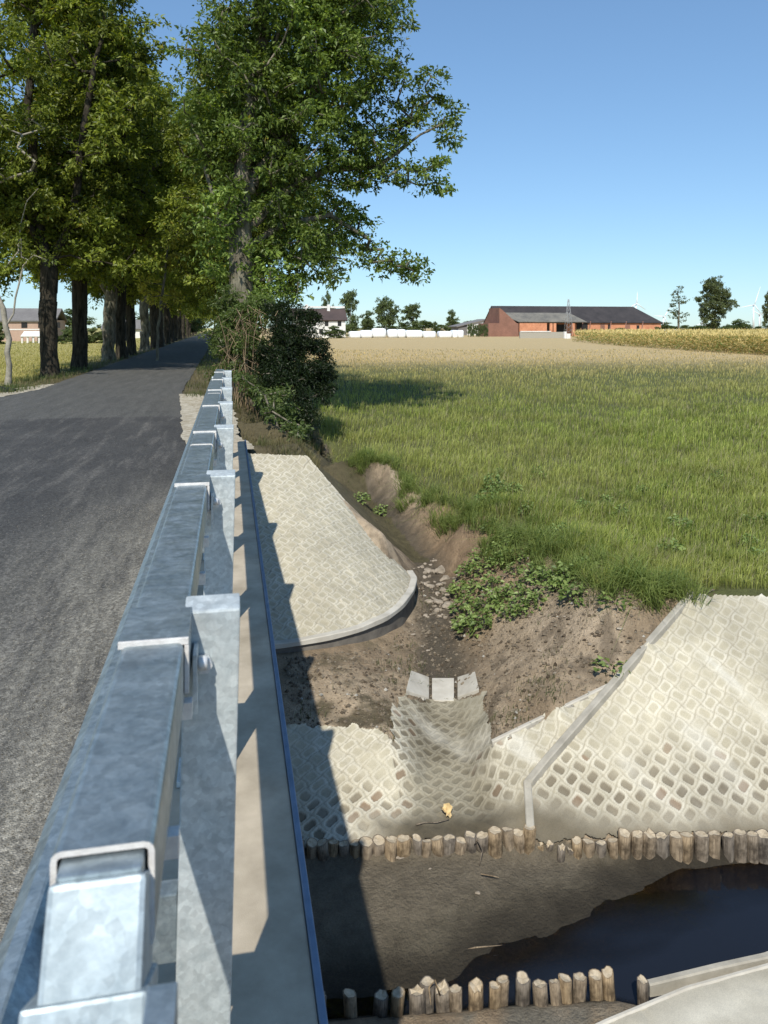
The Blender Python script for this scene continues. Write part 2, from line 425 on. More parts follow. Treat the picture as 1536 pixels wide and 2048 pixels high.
# right bank
for q in ((1000,1450,-1.70),(1010,1380,-1.62),(1100,1400,-1.48),(1060,1310,-1.45),(1150,1300,-1.28),(1000,1290,-1.55),(1250,1230,-1.02),(1180,1240,-1.1),(1100,1230,-1.2),
          (1290,1270,-1.1),(980,1210,-1.45),(1060,1180,-1.15),(1000,1120,-1.2),(940,1120,-1.4),(900,1050,-1.15),(850,1040,-1.3),(800,990,-1.15)): add(site(*q))
for i in range(1, 6): 
    p = lerp3(KW, RT0, i / 6); add((p[0] - .12, p[1] + .1, p[2] - .0))
CR = [site(*q) for q in ((1370,1198,-.9),(1290,1185,-.9),(1180,1168,-.9),(1110,1105,-.9),(1045,1072,-.9),(945,1012,-.88),(860,978,-.87),(775,930,-.86),(700,918,-.86),(650,890,-.86))]
for p in CR: add(p, (p[0] + .5, p[1] + .35, -.88))
for p in (CR[3], CR[4], CR[5], CR[6], CR[7]): add((p[0] + 2.5, p[1] + 1, -.9))
# left cone (a sheet of its own); ground below it
CA = (-.5, 10.5, .02); CB = site(615, 912, -.1)
rimpx = [(555,1285),(650,1270),(710,1254),(760,1234),(795,1208),(815,1180),(822,1158),(812,1142)]
rim = [(-.5, 7.70, -1.5)] + [site(a, b, -1.5) for a, b in rimpx]
for p in rim[:-1]: add((p[0] - .02, p[1] + .12, -1.72))
add((-.5, 10.4, -.25), (.5, 10.4, -.3), (.8, 10.3, -.4), (.2, 9, -1.2), (1.2, 9.3, -1.45), (CB[0] + .1, CB[1], -.35), (CB[0] + .9, CB[1] - .8, -1.0), (CB[0] + 1.25, 9.6, -1.7), (-.5, 10.75, -.02), (.5, 10.8, -.08), (1.15, 11.0, -.3), (1.4, 12.5, -.6), (1.6, 14, -.9))
# meadow
for x, y in ((7.5, 6.6),(9, 7.5),(9, 12),(6, 9),(6, 14),(5, 20),(9, 25),(12, 18),(15, 8),(25, 12),(30, 30),(14, 40),(8, 60),(40, 60),(25, 90),(60, 120),(150, 150),(300, 80),(60, 250),(300, 300),(1000, 600),(2500, 1200),(300, 1000),(2500, 2500),(60, 2500),(60, 7)):
    add((x, y, ZF + .12 * float(fbm(x * .05, y * .05, 3)) if x < 200 else ZF))
# dedupe
seen = {}; P3 = []
for p in pts:
    k = (round(p[0] / .015), round(p[1] / .015))
    if k in seen: continue
    seen[k] = 1; P3.append(p)
P3 = np.array(P3)
r = delaunay_2d_cdt([Vector(p[:2]) for p in P3], [], [], 0, 1e-7)
dv, df, orig = r[0], r[2], r[3]
dz = np.array([P3[o[0], 2] if o else 0 for o in orig]); dv = np.array([tuple(v) for v in dv])
def grow(a, s0, g, lim):
    o = []; s = s0
    while a < lim: s *= g; a += s; o.append(a)
    return o
xs = np.concatenate([-np.array(grow(.4, .05, 1.13, 2500))[::-1], np.arange(-.4, 5.5, .03), grow(5.5, .03, 1.09, 2500)])
ys = np.concatenate([-np.array(grow(-1.5, .1, 1.25, 60))[::-1], np.arange(1.5, 3.2, .1), np.arange(3.2, 12.5, .03), grow(12.5, .03, 1.035, 60)])
ys = np.concatenate([ys[:-1], grow(ys[-2], 1.6, 1.08, 2500)])
xs[0] = -2499; xs[-1] = 2499; ys[-1] = 2499; ys[0] = max(ys[0], -59)
GX, GY = np.meshgrid(xs, ys); GZ = np.full(GX.shape, ZF)
for f in df:
    if len(f) != 3: continue
    a, b, c = dv[f[0]], dv[f[1]], dv[f[2]]
    x0, x1 = min(a[0], b[0], c[0]), max(a[0], b[0], c[0]); y0, y1 = min(a[1], b[1], c[1]), max(a[1], b[1], c[1])
    i0, i1 = np.searchsorted(xs, x0 - 1e-9), np.searchsorted(xs, x1 + 1e-9); j0, j1 = np.searchsorted(ys, y0 - 1e-9), np.searchsorted(ys, y1 + 1e-9)
    if i0 == i1 or j0 == j1: continue
    X = GX[j0:j1, i0:i1]; Y = GY[j0:j1, i0:i1]
    det = (b[1]-c[1])*(a[0]-c[0]) + (c[0]-b[0])*(a[1]-c[1])
    if abs(det) < 1e-12: continue
    l1 = ((b[1]-c[1])*(X-c[0]) + (c[0]-b[0])*(Y-c[1])) / det; l2 = ((c[1]-a[1])*(X-c[0]) + (a[0]-c[0])*(Y-c[1])) / det; l3 = 1 - l1 - l2
    m = (l1 > -1e-6) & (l2 > -1e-6) & (l3 > -1e-6)
    GZ[j0:j1, i0:i1][m] = (l1*dz[f[0]] + l2*dz[f[1]] + l3*dz[f[2]])[m]
gut = [gL[0][:2], gL[1][:2], gL[2][:2], LS[3][:2], LS[2][:2], LS[1][:2], LS[0][:2], (-.4, 5.66), (FP[1][0], FP[1][1] + .03), (FP[2][0], FP[2][1] + .03), (RB0[0], RB0[1] + .03), RBk[:2], KW[:2], WL[:2], gR[1][:2], gR[0][:2], (gl(0)[0] + .13, gl(0)[1] - .02), (gl(0)[0] - .13, gl(0)[1] - .0)]
paved = inpoly(GX, GY, slabR) | inpoly(GX, GY, gut)
dense = (GX > -.5) & (GX < 5.6) & (GY > 3.2) & (GY < 12.5)
Z0 = GZ.copy()
for _ in range(5):
    Zp = np.pad(GZ, 1, mode='edge')
    sm = (Zp[:-2, 1:-1] + Zp[2:, 1:-1] + Zp[1:-1, :-2] + Zp[1:-1, 2:] + 4 * GZ) / 8
    GZ = np.where(dense, sm, GZ)
zone = dense & (GX > 2.2) & (GY > 6.9) & ~paved
zone &= distline(GX, GY, slabR + [slabR[0]]) > .12
for _ in range(220):
    Zp = np.pad(GZ, 1, mode='edge')
    sm = (Zp[:-2, 1:-1] + Zp[2:, 1:-1] + Zp[1:-1, :-2] + Zp[1:-1, 2:] + 4 * GZ) / 8
    GZ = np.where(zone, sm, GZ)
# soil relief
rowy = np.interp(GX, [p[0] for p in NP], [p[1] for p in NP])
stream = dense & (GY < 5.65) & (GY > rowy - .03) & (GZ < -2.12)
field = inpoly(GX, GY, [p[:2] for p in CR] + [(2.0, 30), (3, 60), (-1, 120), (-3, 400), (-8, 2499), (2499, 2499), (2499, 6.5), (40, 6.5), (12, 7), RT2[:2], RT1[:2], RT0[:2]])
rx, lx = roadx(GY)
onroad = (GX < rx + .03) & (GX > lx - .03)
soil = ~paved & ~onroad & (GX > .25)
amp = np.where(stream, .010, np.where(field, .03, .034))
n = fbm(GX * 1.3, GY * 1.3, 5, 5) * amp * 1.5 + fbm(GX * 6, GY * 6, 9, 4) * amp * .8 + fbm(GX * 20, GY * 20, 12, 3) * amp * .25
bank = soil & ~field & ~stream & dense
rill = (fbm((GX * .9 + GY * .45) * 7, (GY * .9 - GX * .45) * 1.2, 21, 4)) * .032
nearpath = np.minimum(distline(GX, GY, kerbN), distline(GX, GY, rim))
n = n + np.where(bank & (GX > 2.0), rill, 0)
n = n * sstep(.03, .25, nearpath)
n = np.where(stream, fbm(GX * 2, GY * 5, 31, 5) * .018 + fbm(GX * 12, GY * 18, 32, 3) * .003, n)
edge = np.minimum(distline(GX, GY, gut + [gut[0]]), distline(GX, GY, slabR + [slabR[0]]))
n = np.where(soil, n * sstep(0.0, .12, edge), 0)
lf = (GX < lx - .3) & (GY > 10)
n = np.where(lf, fbm(GX * .7, GY * .7, 41, 4) * .04, n)
GZ = GZ + np.where(dense | (np.abs(GX) < 60) & (GY < 150), n, 0)
GZ = np.where(paved, GZ - .012, GZ)
def H(x, y):
    x = np.clip(np.asarray(x, float), xs[0], xs[-1] - 1e-6); y = np.clip(np.asarray(y, float), ys[0], ys[-1] - 1e-6)
    i = np.clip(np.searchsorted(xs, x, 'right') - 1, 0, len(xs) - 2); j = np.clip(np.searchsorted(ys, y, 'right') - 1, 0, len(ys) - 2)
    tx = (x - xs[i]) / (xs[i+1] - xs[i]); ty = (y - ys[j]) / (ys[j+1] - ys[j])
    return (GZ[j, i]*(1-tx) + GZ[j, i+1]*tx)*(1-ty) + (GZ[j+1, i]*(1-tx) + GZ[j+1, i+1]*tx)*ty
# ground colours
def mixc(a, b, t): t = np.asarray(t)[..., None]; return np.asarray(a) * (1 - t) + np.asarray(b) * t
N1 = fbm(GX * .9, GY * .9, 51, 5); N2 = fbm(GX * 5, GY * 5, 61, 4)
c = mixc(np.full(GX.shape + (3,), (.35, .265, .175)), (.53, .42, .295), sstep(-.3, .4, N1 + .4 * N2))
c = mixc(c, (.13, .10, .068), sstep(.1, .5, N2 + .3 * N1) * .7)
c = mixc(c, (.38, .25, .145), sstep(7.4, 8.6, GY) * sstep(13, 10.5, GY) * sstep(2.3, 2.7, GX) * (.55 + .3 * N1))
dit = distline(GX, GY, [gl(0)] + [site(*q) for q in ((885,1338,-1.9),(880,1280,-1.88),(868,1200,-1.85),(850,1150,-1.8),(790,1080,-1.7),(735,1010,-1.48),(650,915,-1.1))])
c = mixc(c, (.085, .075, .058), sstep(.42, .08, dit + .12 * N2) * .85)
c = mixc(c, (.095, .085, .045), (sstep(.0, .5, N2 + .15) * (GX < 1.9) * (GY < 9) * (GY > 6) * .55))
c = mixc(c, (.24, .22, .175), ((GY < 4.3) & (GY > 2) & (GX > .3) & (GX < 8)) * sstep(-.3, .3, N2 + N1 + .2) * .9)
c = mixc(c, (.13, .11, .078), stream * 1.0)
c = mixc(c, (.18, .155, .11), stream * sstep(.0, .5, fbm(GX * 3, GY * 9, 93, 5)) * .8)
ed = GY - np.interp(GX, EX, EY)
c = mixc(c, (.19, .16, .115), stream * sstep(.15, .5, ed + .25 * N1 + .1 * N2))
c = mixc(c, (.052, .044, .032), stream * sstep(.34, .0, ed + .10 * N2 + .12 * N1) * .95)
c = mixc(c, (.125, .135, .05), field * sstep(0, .15, distline(GX, GY, CR) + .1 * N2) * (GY < 70))
far = sstep(42, 66, GY + 5 * N1 + GX * .15)
c = mixc(c, (.52, .40, .21), field * far)
c = mixc(c, (.42, .37, .14), lf * 1.0)
c = mixc(c, (.10, .085, .045), ((GX > lx - 1.6) & (GX <= lx + .2) & (GY > 10)) * .9)
verge = (GX > rx - .1) & (GX < rx + 3.2) & (GY > 10.5) & ~field
c = mixc(c, (.11, .095, .05), verge * .9)
near_left = (GX < -6) & (GY < 25)
V = np.stack([GX, GY, GZ], -1).reshape(-1, 3)
ny, nx = GX.shape; idx = np.arange(ny * nx).reshape(ny, nx)
F = np.stack([idx[:-1, :-1], idx[:-1, 1:], idx[1:, 1:], idx[1:, :-1]], -1).reshape(-1, 4)
g = link('ground', npmesh('ground', V, F, np.clip(c, .01, 1).reshape(-1, 3)), M['ground']); tag(g, kind='structure')

# ------------------------------------------------------------------ road, shoulders
yy = np.concatenate([np.arange(-4, 30, .5), np.arange(30, 400, 5)])
def strip(name, ycs, left, right, z, mat, nx=12, rel=None, colr=None):
    L = left(ycs); Rr = right(ycs); t = np.linspace(0, 1, nx)
    X = L[:, None] * (1 - t) + Rr[:, None] * t; Y = np.repeat(ycs[:, None], nx, 1); Z = np.full(X.shape, z) if rel is None else rel(X, Y)
    id_ = np.arange(X.size).reshape(X.shape)
    F = np.stack([id_[:-1, :-1], id_[:-1, 1:], id_[1:, 1:], id_[1:, :-1]], -1).reshape(-1, 4)
    cc = None if colr is None else colr(X, Y).reshape(-1, 3)
    return link(name, npmesh(name, np.stack([X, Y, Z], -1).reshape(-1, 3), F, cc), mat)
ysr = np.concatenate([np.arange(-4, 60, .25), np.arange(60, 420, 5)])
road = strip('road', ysr, lambda y: roadx(y)[1] + .05 * fbm(y * 1.5, y * 0, 3), lambda y: roadx(y)[0] + np.where(y > 11, .05 * fbm(y * 1.7, y * 0, 8), 0), .004, M['asphalt'], 10)
tag(road, kind='structure')
def gcol(X, Y):
    n = fbm(X * 14, Y * 14, 4, 3)
    return np.clip(mixc(np.full(X.shape + (3,), (.40, .345, .25)), (.55, .50, .40), sstep(-.3, .4, n)), 0, 1)
yg = np.arange(10.5, 19.6, .05)
tag(strip('gravel_shoulder', yg, lambda y: roadx(y)[0] - .06 + .04 * fbm(y * 3, y * 0, 1), lambda y: roadx(y)[0] + np.interp(y, [10.5, 16, 19.6], [.72, .95, .35]) + .1 * fbm(y * 2, y * 0, 6), 0, M['gravel'], 24,
      lambda X, Y: .010 + .02 * np.abs(fbm(X * 9, Y * 9, 5, 3)), gcol), kind='structure')
yg = np.arange(14.0, 24, .1)
tag(strip('gravel_verge', yg, lambda y: roadx(y)[1] - np.interp(y, [14, 19, 24], [3.0, 2.2, .35]), lambda y: roadx(y)[1] + .06, 0, M['gravel'], 30,
      lambda X, Y: np.maximum(H(X, Y), -.05) + .02 + .02 * np.abs(fbm(X * 9, Y * 9, 15, 3)), gcol), kind='structure')

# ------------------------------------------------------------------ water
_old = lambda: MB().face([(-3, 4.0, -2.25), (9, 3.2, -2.25), (40, 3.2, -2.25), (40, 5, -2.25), (9, 5.1, -2.25), (5, 5.4, -2.25), (-3, 5.8, -2.25)]).build('water', M['water'])
WX, WY = np.meshgrid(np.concatenate([np.arange(-3, 6, .04), [6.5, 8, 12, 40]]), np.arange(3.9, 5.75, .03))
dep = np.clip((-2.25 - H(WX, WY)) / .055 + .25 * fbm(WX * 3, WY * 6, 7, 4), 0, 1); dep = np.where(WX > 5.5, 1, dep)
id_ = np.arange(WX.size).reshape(WX.shape); Fw = np.stack([id_[:-1, :-1], id_[:-1, 1:], id_[1:, 1:], id_[1:, :-1]], -1).reshape(-1, 4)
wm = link('water', npmesh('water', np.stack([WX, np.maximum(WY, np.interp(WX, [p[0] for p in NP], [p[1] for p in NP]) - .01), np.full(WX.shape, -2.25)], -1).reshape(-1, 3), Fw, np.repeat(dep.reshape(-1, 1), 3, 1)), M['water'])
tag(wm, kind='structure')

# ------------------------------------------------------------------ grid paving
PP, QQ = .165, .155
def lattice(u, v):
    """0..1 distance from the centre of its opening, staggered"""
    u = u + .0125 * np.sin(2 * math.pi * v / QQ)     # blocks interlock along wavy lines
    def d(u0, v0):
        a = (u / PP - u0); b = (v / QQ - v0); ia = np.round(a); ib = np.round(b)
        return (np.abs(a - ia) ** 1.25 + np.abs(b - ib) ** 1.25) / (.5 ** 1.25), ia + u0, ib + v0
    d1, a1, b1 = d(0, 0); d2, a2, b2 = d(.5, .5)
    w = d1 < d2
    return np.where(w, d1, d2), np.where(w, a1, a2), np.where(w, b1, b2), np.abs(d1 - d2)
def pavcol(f, dd, ca, cb, mud, fillup, hole, joint):
    rnd = _hash(ca * 2 + 500, cb * 2 + 500, 77)
    base = mixc(np.full(f.shape + (3,), (.475, .435, .335)), (.57, .53, .425), rnd)
    base = mixc(base, (.30, .265, .19), joint * .7)
    fillc = mixc(np.full(f.shape + (3,), (.20, .17, .12)), (.415, .375, .275), fillup)
    fillc = mixc(fillc, (.24, .155, .095), ((rnd > .84) & (fillup < .5)) * .6)
    base = mixc(base, fillc, hole)
    return mixc(base, (.175, .150, .105), mud)
def paving(name, poly, hf, mudf, fillf, step=.0085, rot=0., org=(0, 0), stretch=1.18, relief=1., teeth=0., arc=None, dampf=None):
    P = np.array(poly); x0, y0 = P.min(0) - .1; x1, y1 = P.max(0) + .1
    X, Y = np.meshgrid(np.arange(x0, x1, step), np.arange(y0, y1, step))
    cr, sr = math.cos(rot), math.sin(rot)
    dx, dy = X - org[0], Y - org[1]; u = dx * cr + dy * sr; v = (-dx * sr + dy * cr) * stretch
    if arc is not None:     # true length across the trough, measured from its centre line
        Hs = hf(X, Y)
        for _ in range(6): Hs[:, 1:-1] = (Hs[:, :-2] + 2 * Hs[:, 1:-1] + Hs[:, 2:]) / 4
        ds = np.hypot(step, np.diff(Hs, axis=1, prepend=Hs[:, :1])); cum = np.cumsum(ds, 1)
        xc = np.interp(Y[:, 0], [arc[1][1], arc[0][1]], [arc[1][0], arc[0][0]]); ic = np.clip(((xc - x0) / step).astype(int), 0, X.shape[1] - 1)
        u = cum - cum[np.arange(len(ic)), ic][:, None]; v = (Y - org[1]) * stretch
    f, ca, cb, dd = lattice(u, v)
    cu = ca * PP; cv = cb * QQ / stretch; cx = org[0] + cu * cr - cv * sr; cy = org[1] + cu * sr + cv * cr
    keep = inpoly(cx * teeth + X * (1 - teeth), cy * teeth + Y * (1 - teeth), poly)
    if arc is not None: keep = inpoly(X + (u - ca * PP) * .0 + (_hash(ca * 2 + 9, cb * 2 + 9, 3) - .5) * .06, Y + (_hash(ca * 2 + 9, cb * 2 + 9, 4) - .5) * .05, poly); cx = X - (u - ca * PP); cy = Y - (v - cb * QQ)
    mud = mudf(X, Y); fill = fillf(X, Y)
    hole = sstep(.53, .43, f); joint = sstep(.26, .08, dd)
    rnd = _hash(ca * 2 + 500, cb * 2 + 500, 33) - .5
    depth = .011 * (1 - .92 * fill)
    tx = .035 * (_hash(ca * 2, cb * 2, 5) - .5); ty = .035 * (_hash(ca * 2, cb * 2, 6) - .5)
    Z = hf(X, Y) + .030 - hole * depth * (1 - .6 * mud) - joint * .006 * (1 - mud) * relief + relief * (rnd * .004 + (X - cx) * tx + (Y - cy) * ty - .006 * sstep(.8, 1, f))
    Z = Z * 1.0 + fbm(X * 25, Y * 25, 3, 3) * .003 + mud * (.004 + .008 * fbm(X * 7, Y * 7, 8, 3))
    C = pavcol(f, dd, ca, cb, mud, fill, hole * (1 - mud), joint * (1 - mud))
    if dampf is not None:
        dm = dampf(X, Y)[..., None]; C = C * (1 - dm * np.array([.50, .52, .56])) * (1 - .12 * dm[..., 0] * hole)[..., None]
    stain = fbm(X * 1.7, Y * 1.7, 91, 5); dust = sstep(-.1, .5, fbm(X * 2.3, Y * 2.3, 71, 5)) * fill
    C = mixc(C, (.46, .42, .315), dust * .5 * (1 - mud))
    C = C * (1 + .30 * stain[..., None])
    wd = sstep(.1, .55, fbm(X * 3.1 + Y * 1.5, Y * 1.1, 171, 5)) * (1 - mud) * (.3 + .7 * fill)
    C = mixc(C, (.68, .655, .57), wd * .6)
    id_ = np.arange(X.size).reshape(X.shape)
    k = keep[:-1, :-1] & keep[:-1, 1:] & keep[1:, 1:] & keep[1:, :-1]
    F = np.stack([id_[:-1, :-1], id_[:-1, 1:], id_[1:, 1:], id_[1:, :-1]], -1)[k]
    V = np.stack([X, Y, Z], -1).reshape(-1, 3); C = C.reshape(-1, 3)
    used = np.unique(F); mp = np.full(len(V), -1); mp[used] = np.arange(len(used))
    o = link(name, npmesh(name, V[used], mp[F], np.clip(C[used], .02, .95)), M['pav']); tag(o, kind='structure'); return o
def rowdist(X, Y): return distline(X, Y, FP)
def mudR(X, Y): return np.clip(sstep(.30, .05, rowdist(X, Y) + .13 * fbm(X * 3, Y * 3, 2, 4)) * 1.0, 0, 1)
def fillR(X, Y): return sstep(.30, .75, rowdist(X, Y) + .25 * fbm(X * 2, Y * 2, 4, 4))
paving('slope_paving', slabR, H, mudR, fillR, rot=math.atan2(RT1[1] - RT0[1], RT1[0] - RT0[0]) * .6, org=RB0[:2], stretch=1.2, relief=.6, teeth=.25)
gline = [gl(0), gl(.5), gl(1.05)]
def mudG(X, Y):
    d = distline(X, Y, gline); n = fbm(X * 3, Y * 3, 12, 4)
    b = sstep(.34, .12, rowdist(X, Y) + .1 * n) * sstep(.8, 1.2, X) * .95
    return np.clip(b, 0, 1)
def dampG(X, Y): return np.clip(sstep(.46, .20, distline(X, Y, gline) + .14 * fbm(X * 3, Y * 3, 12, 4)), 0, 1)
def fillG(X, Y): return np.clip(.5 * sstep(.5, .2, distline(X, Y, gline)) + sstep(.25, .6, rowdist(X, Y) + .2 * fbm(X * 2, Y * 2, 4, 4)) * (X < 1.3) + sstep(2.0, 2.4, X), 0, 1) * 1.0
paving('gutter_paving', gut, H, mudG, fillG, rot=-.12, org=(1.6, 5.5), stretch=1.05, relief=.45, arc=(gl(0), gl(1)), dampf=dampG)
# left cone as ruled sheet
def cone():
    rp = np.array(rim); seg_ = np.hypot(*np.diff(rp[:, :2], axis=0).T); L = np.concatenate([[0], np.cumsum(seg_)])
    tot = L[-1]; nu = int(tot / .012); sl = 3.3; nv = int(sl / .013)
    s = np.linspace(0, tot, nu); q = np.linspace(0, 1, nv)
    # smooth rim
    rx_ = np.interp(s, L, rp[:, 0]); ry_ = np.interp(s, L, rp[:, 1])
    k = 31; ker = np.hanning(k); ker /= ker.sum()
    rx2 = np.convolve(np.pad(rx_, k//2, mode='reflect', reflect_type='odd'), ker, 'valid'); ry2 = np.convolve(np.pad(ry_, k//2, mode='reflect', reflect_type='odd'), ker, 'valid')
    ts = (s / tot) ** 1.0
    tx = CA[0] + (CB[0] - CA[0]) * ts; ty = CA[1] + (CB[1] - CA[1]) * ts; tz = CA[2] + (CB[2] - CA[2]) * ts
    X = rx2[None] * (1 - q[:, None]) + tx[None] * q[:, None]; Y = ry2[None] * (1 - q[:, None]) + ty[None] * q[:, None]
    Z = -1.5 * (1 - q[:, None]) + tz[None] * q[:, None]
    arc = np.hypot(X - CA[0], Y - CA[1])
    u = X * .985 + Y * .17; v = (Y - 7.3) * 1.12 - X * .17
    f, ca, cb, dd = lattice(u, v)
    hole = sstep(.53, .43, f); joint = sstep(.26, .08, dd)
    tilt = (_hash(ca * 2 + 99, cb * 2 + 99, 6) - .5)
    Z = Z - hole * .005 - joint * .007 + (_hash(ca * 2 + 99, cb * 2 + 99, 5) - .5) * .010 + (u - ca * PP) * .14 * tilt + .002
    C = pavcol(f, dd, ca, cb, np.zeros(f.shape), np.full(f.shape, .97), hole, joint)
    C = C * (1 + .12 * fbm(X * 2, Y * 2, 19, 4)[..., None])
    id_ = np.arange(X.size).reshape(X.shape)
    F = np.stack([id_[:-1, :-1], id_[:-1, 1:], id_[1:, 1:], id_[1:, :-1]], -1).reshape(-1, 4)
    o = link('cone_paving', npmesh('cone_paving', np.stack([X, Y, Z], -1).reshape(-1, 3), F, np.clip(C.reshape(-1, 3), .02, .95)), M['pav']); tag(o, kind='structure')
    return [(float(a), float(b)) for a, b in zip(rx2[::6], ry2[::6])]
rimc = cone()
def kerb_along(name, path, w, top, bot, mat, label, side=1, joints=0):
    """path [(x,y)] inner line; outer line offset by w to the right-hand side; top(i),bot(i) heights"""
    n = len(path); bm = bmesh.new(); prev = None
    for i in range(n):
        a = Vector(path[max(i-1, 0)][:2]); b = Vector(path[min(i+1, n-1)][:2]); d = (b - a).normalized(); nn = Vector((d.y, -d.x)) * side
        p = Vector(path[i][:2]); q = p + nn * w; t, bo = top(i), bot(i); c_ = .008
        ring = [bm.verts.new(v) for v in ((p.x, p.y, bo), (p.x, p.y, t - c_), (p.x + nn.x * c_, p.y + nn.y * c_, t), (q.x - nn.x * c_, q.y - nn.y * c_, t), (q.x, q.y, t - c_), (q.x, q.y, bo))]
        if prev:
            for k in range(5): bm.faces.new((prev[k], ring[k], ring[k+1], prev[k+1]))
        else: bm.faces.new(ring)
        prev = ring
    bm.faces.new(prev[::-1]); bmesh.ops.recalc_face_normals(bm, faces=bm.faces)
    me = bpy.data.meshes.new(name); bm.to_mesh(me); bm.free()
    o = link(name, me, mat); tag(o, label, 'kerb'); return o
kerb_along('kerb', rimc, .085, lambda i: -1.478 + .005 * math.sin(i * .7), lambda i: -1.53, M['concrete'], 'curved concrete kerb around the foot of the paved cone beyond the ditch')
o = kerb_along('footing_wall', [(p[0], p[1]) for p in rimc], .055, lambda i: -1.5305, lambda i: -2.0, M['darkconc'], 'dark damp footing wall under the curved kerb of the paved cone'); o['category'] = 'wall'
# kerb on the right slab
def dens(pl, st=.05):
    o = []
    for i in range(len(pl) - 1):
        L = (Vector(pl[i+1]) - Vector(pl[i])).length; n_ = max(1, int(L / st))
        for k in range(n_): o.append(lerp3(pl[i], pl[i+1], k / n_))
    o.append(tuple(pl[-1])); return o
kr = dens(kerbR)
kerb_along('kerb', [(p[0] - .03, p[1] + .02) for p in kr], .062, lambda i: kr[i][2] + .034 + .018 * min(1, max(0, (i - 6) / 6)), lambda i: kr[i][2] - .15, M['greyconc'], 'straight sloping kerb dividing the large right slope from the gutter and bare soil')
wt = dens([WL, KW])
kerb_along('kerb', [(p[0], p[1]) for p in wt], .04, lambda i: wt[i][2] + .035, lambda i: wt[i][2] - .1, M['concrete'], 'thin pale concrete edge where brown soil meets the small wing beside the gutter', side=-1)
# three end slabs
for q, lb in zip(ES, ('left tilted square concrete slab at the head of the gutter', 'middle flat square concrete slab at the head of the gutter', 'right tilted square concrete slab at the head of the gutter')):
    b = [(p[0], p[1], p[2] - .03) for p in q]; t = [(p[0], p[1], p[2] + .022) for p in q]
    o = MB().hexa([b[3], b[2], b[1], b[0], t[3], t[2], t[1], t[0]], .005).build('paving_slab', M['concrete']); tag(o, lb, 'slab')
# near slab on the camera side
def nearslab():
    sa = site(1215, 2048, -2.13); sb_ = site(1536, 1936, -2.13); k2 = [(-.6, sa[1] - .6), (.9, sa[1] - .3), (1.5, sa[1] - .12), (sa[0], sa[1]), ((sa[0] + sb_[0]) / 2, (sa[1] + sb_[1]) / 2 + .03), (sb_[0], sb_[1]), (4.4, sb_[1] + .10), (6, sb_[1] + .18)]
    X, Tt = np.meshgrid(np.arange(-.5, 5.9, .02), np.linspace(0, 1, 90))
    yk = np.interp(X, [p[0] for p in k2], [p[1] for p in k2]); Y = yk - Tt * 1.7
    Z = -2.13 + Tt * 1.7 * .16 + .004 * fbm(X * 8, Y * 8, 3, 4) - .008 * sstep(.02, .0, np.abs(((X + .5 * Tt) % .9) - .45))
    n = fbm(X * 1.5, Y * 1.5, 9, 5)
    C = mixc(np.full(X.shape + (3,), (.54, .50, .40)), (.68, .64, .53), sstep(-.3, .4, n))
    C = mixc(C, (.36, .32, .24), sstep(.12, 0, Tt) * .6)
    id_ = np.arange(X.size).reshape(X.shape)
    F = np.stack([id_[:-1, :-1], id_[1:, :-1], id_[1:, 1:], id_[:-1, 1:]], -1).reshape(-1, 4)
    o = link('near_paving', npmesh('near_paving', np.stack([X, Y, Z], -1).reshape(-1, 3), F, C.reshape(-1, 3)), M['pav']); tag(o, kind='structure')
    kp = dens([(p[0], p[1], -2.13) for p in k2], .08)
    kerb_along('kerb', kp, .03, lambda i: -2.122, lambda i: -2.5, M['concrete'], 'thin pale kerb closing the near concrete slope in the bottom right corner', side=-1)
    kq = dens([site(1300, 1974, -2.19), site(1350, 1962, -2.18), site(1440, 1940, -2.165), site(1536, 1919, -2.15), (4.4, A3[1] + .16, -2.13)], .06)
    kerb_along('kerb', kq, .045, lambda i: kq[i][2] + .012, lambda i: -2.5, M['greyconc'], 'low grey mud stained kerb running behind the near pile row', side=-1)
nearslab()

# ------------------------------------------------------------------ bridge
br = empty('bridge', (-3, 5, 0), 'concrete road bridge edge with sandy cap and blue edge board', 'bridge')
def P_(o): o.parent = br; o.matrix_parent_inverse = Matrix.Translation((3, -5, 0)); return o
P_(MB().box(-.405, .1875, -3, 10.42, -.05, .15, bev=.006).build('deck_cap', M['cap']))
P_(MB().box(.1885, .2075, -3, 10.40, -.38, .156, bev=.004).build('edge_board', M['blue']))
P_(MB().box(-6.8, .16, -3, 10.2, -.5, -.055).build('deck_slab', M['greyconc']))
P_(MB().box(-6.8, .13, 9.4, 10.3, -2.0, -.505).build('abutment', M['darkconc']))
P_(MB().box(-6.8, .13, -.8, .4, -2.0, -.505).build('abutment', M['darkconc']))

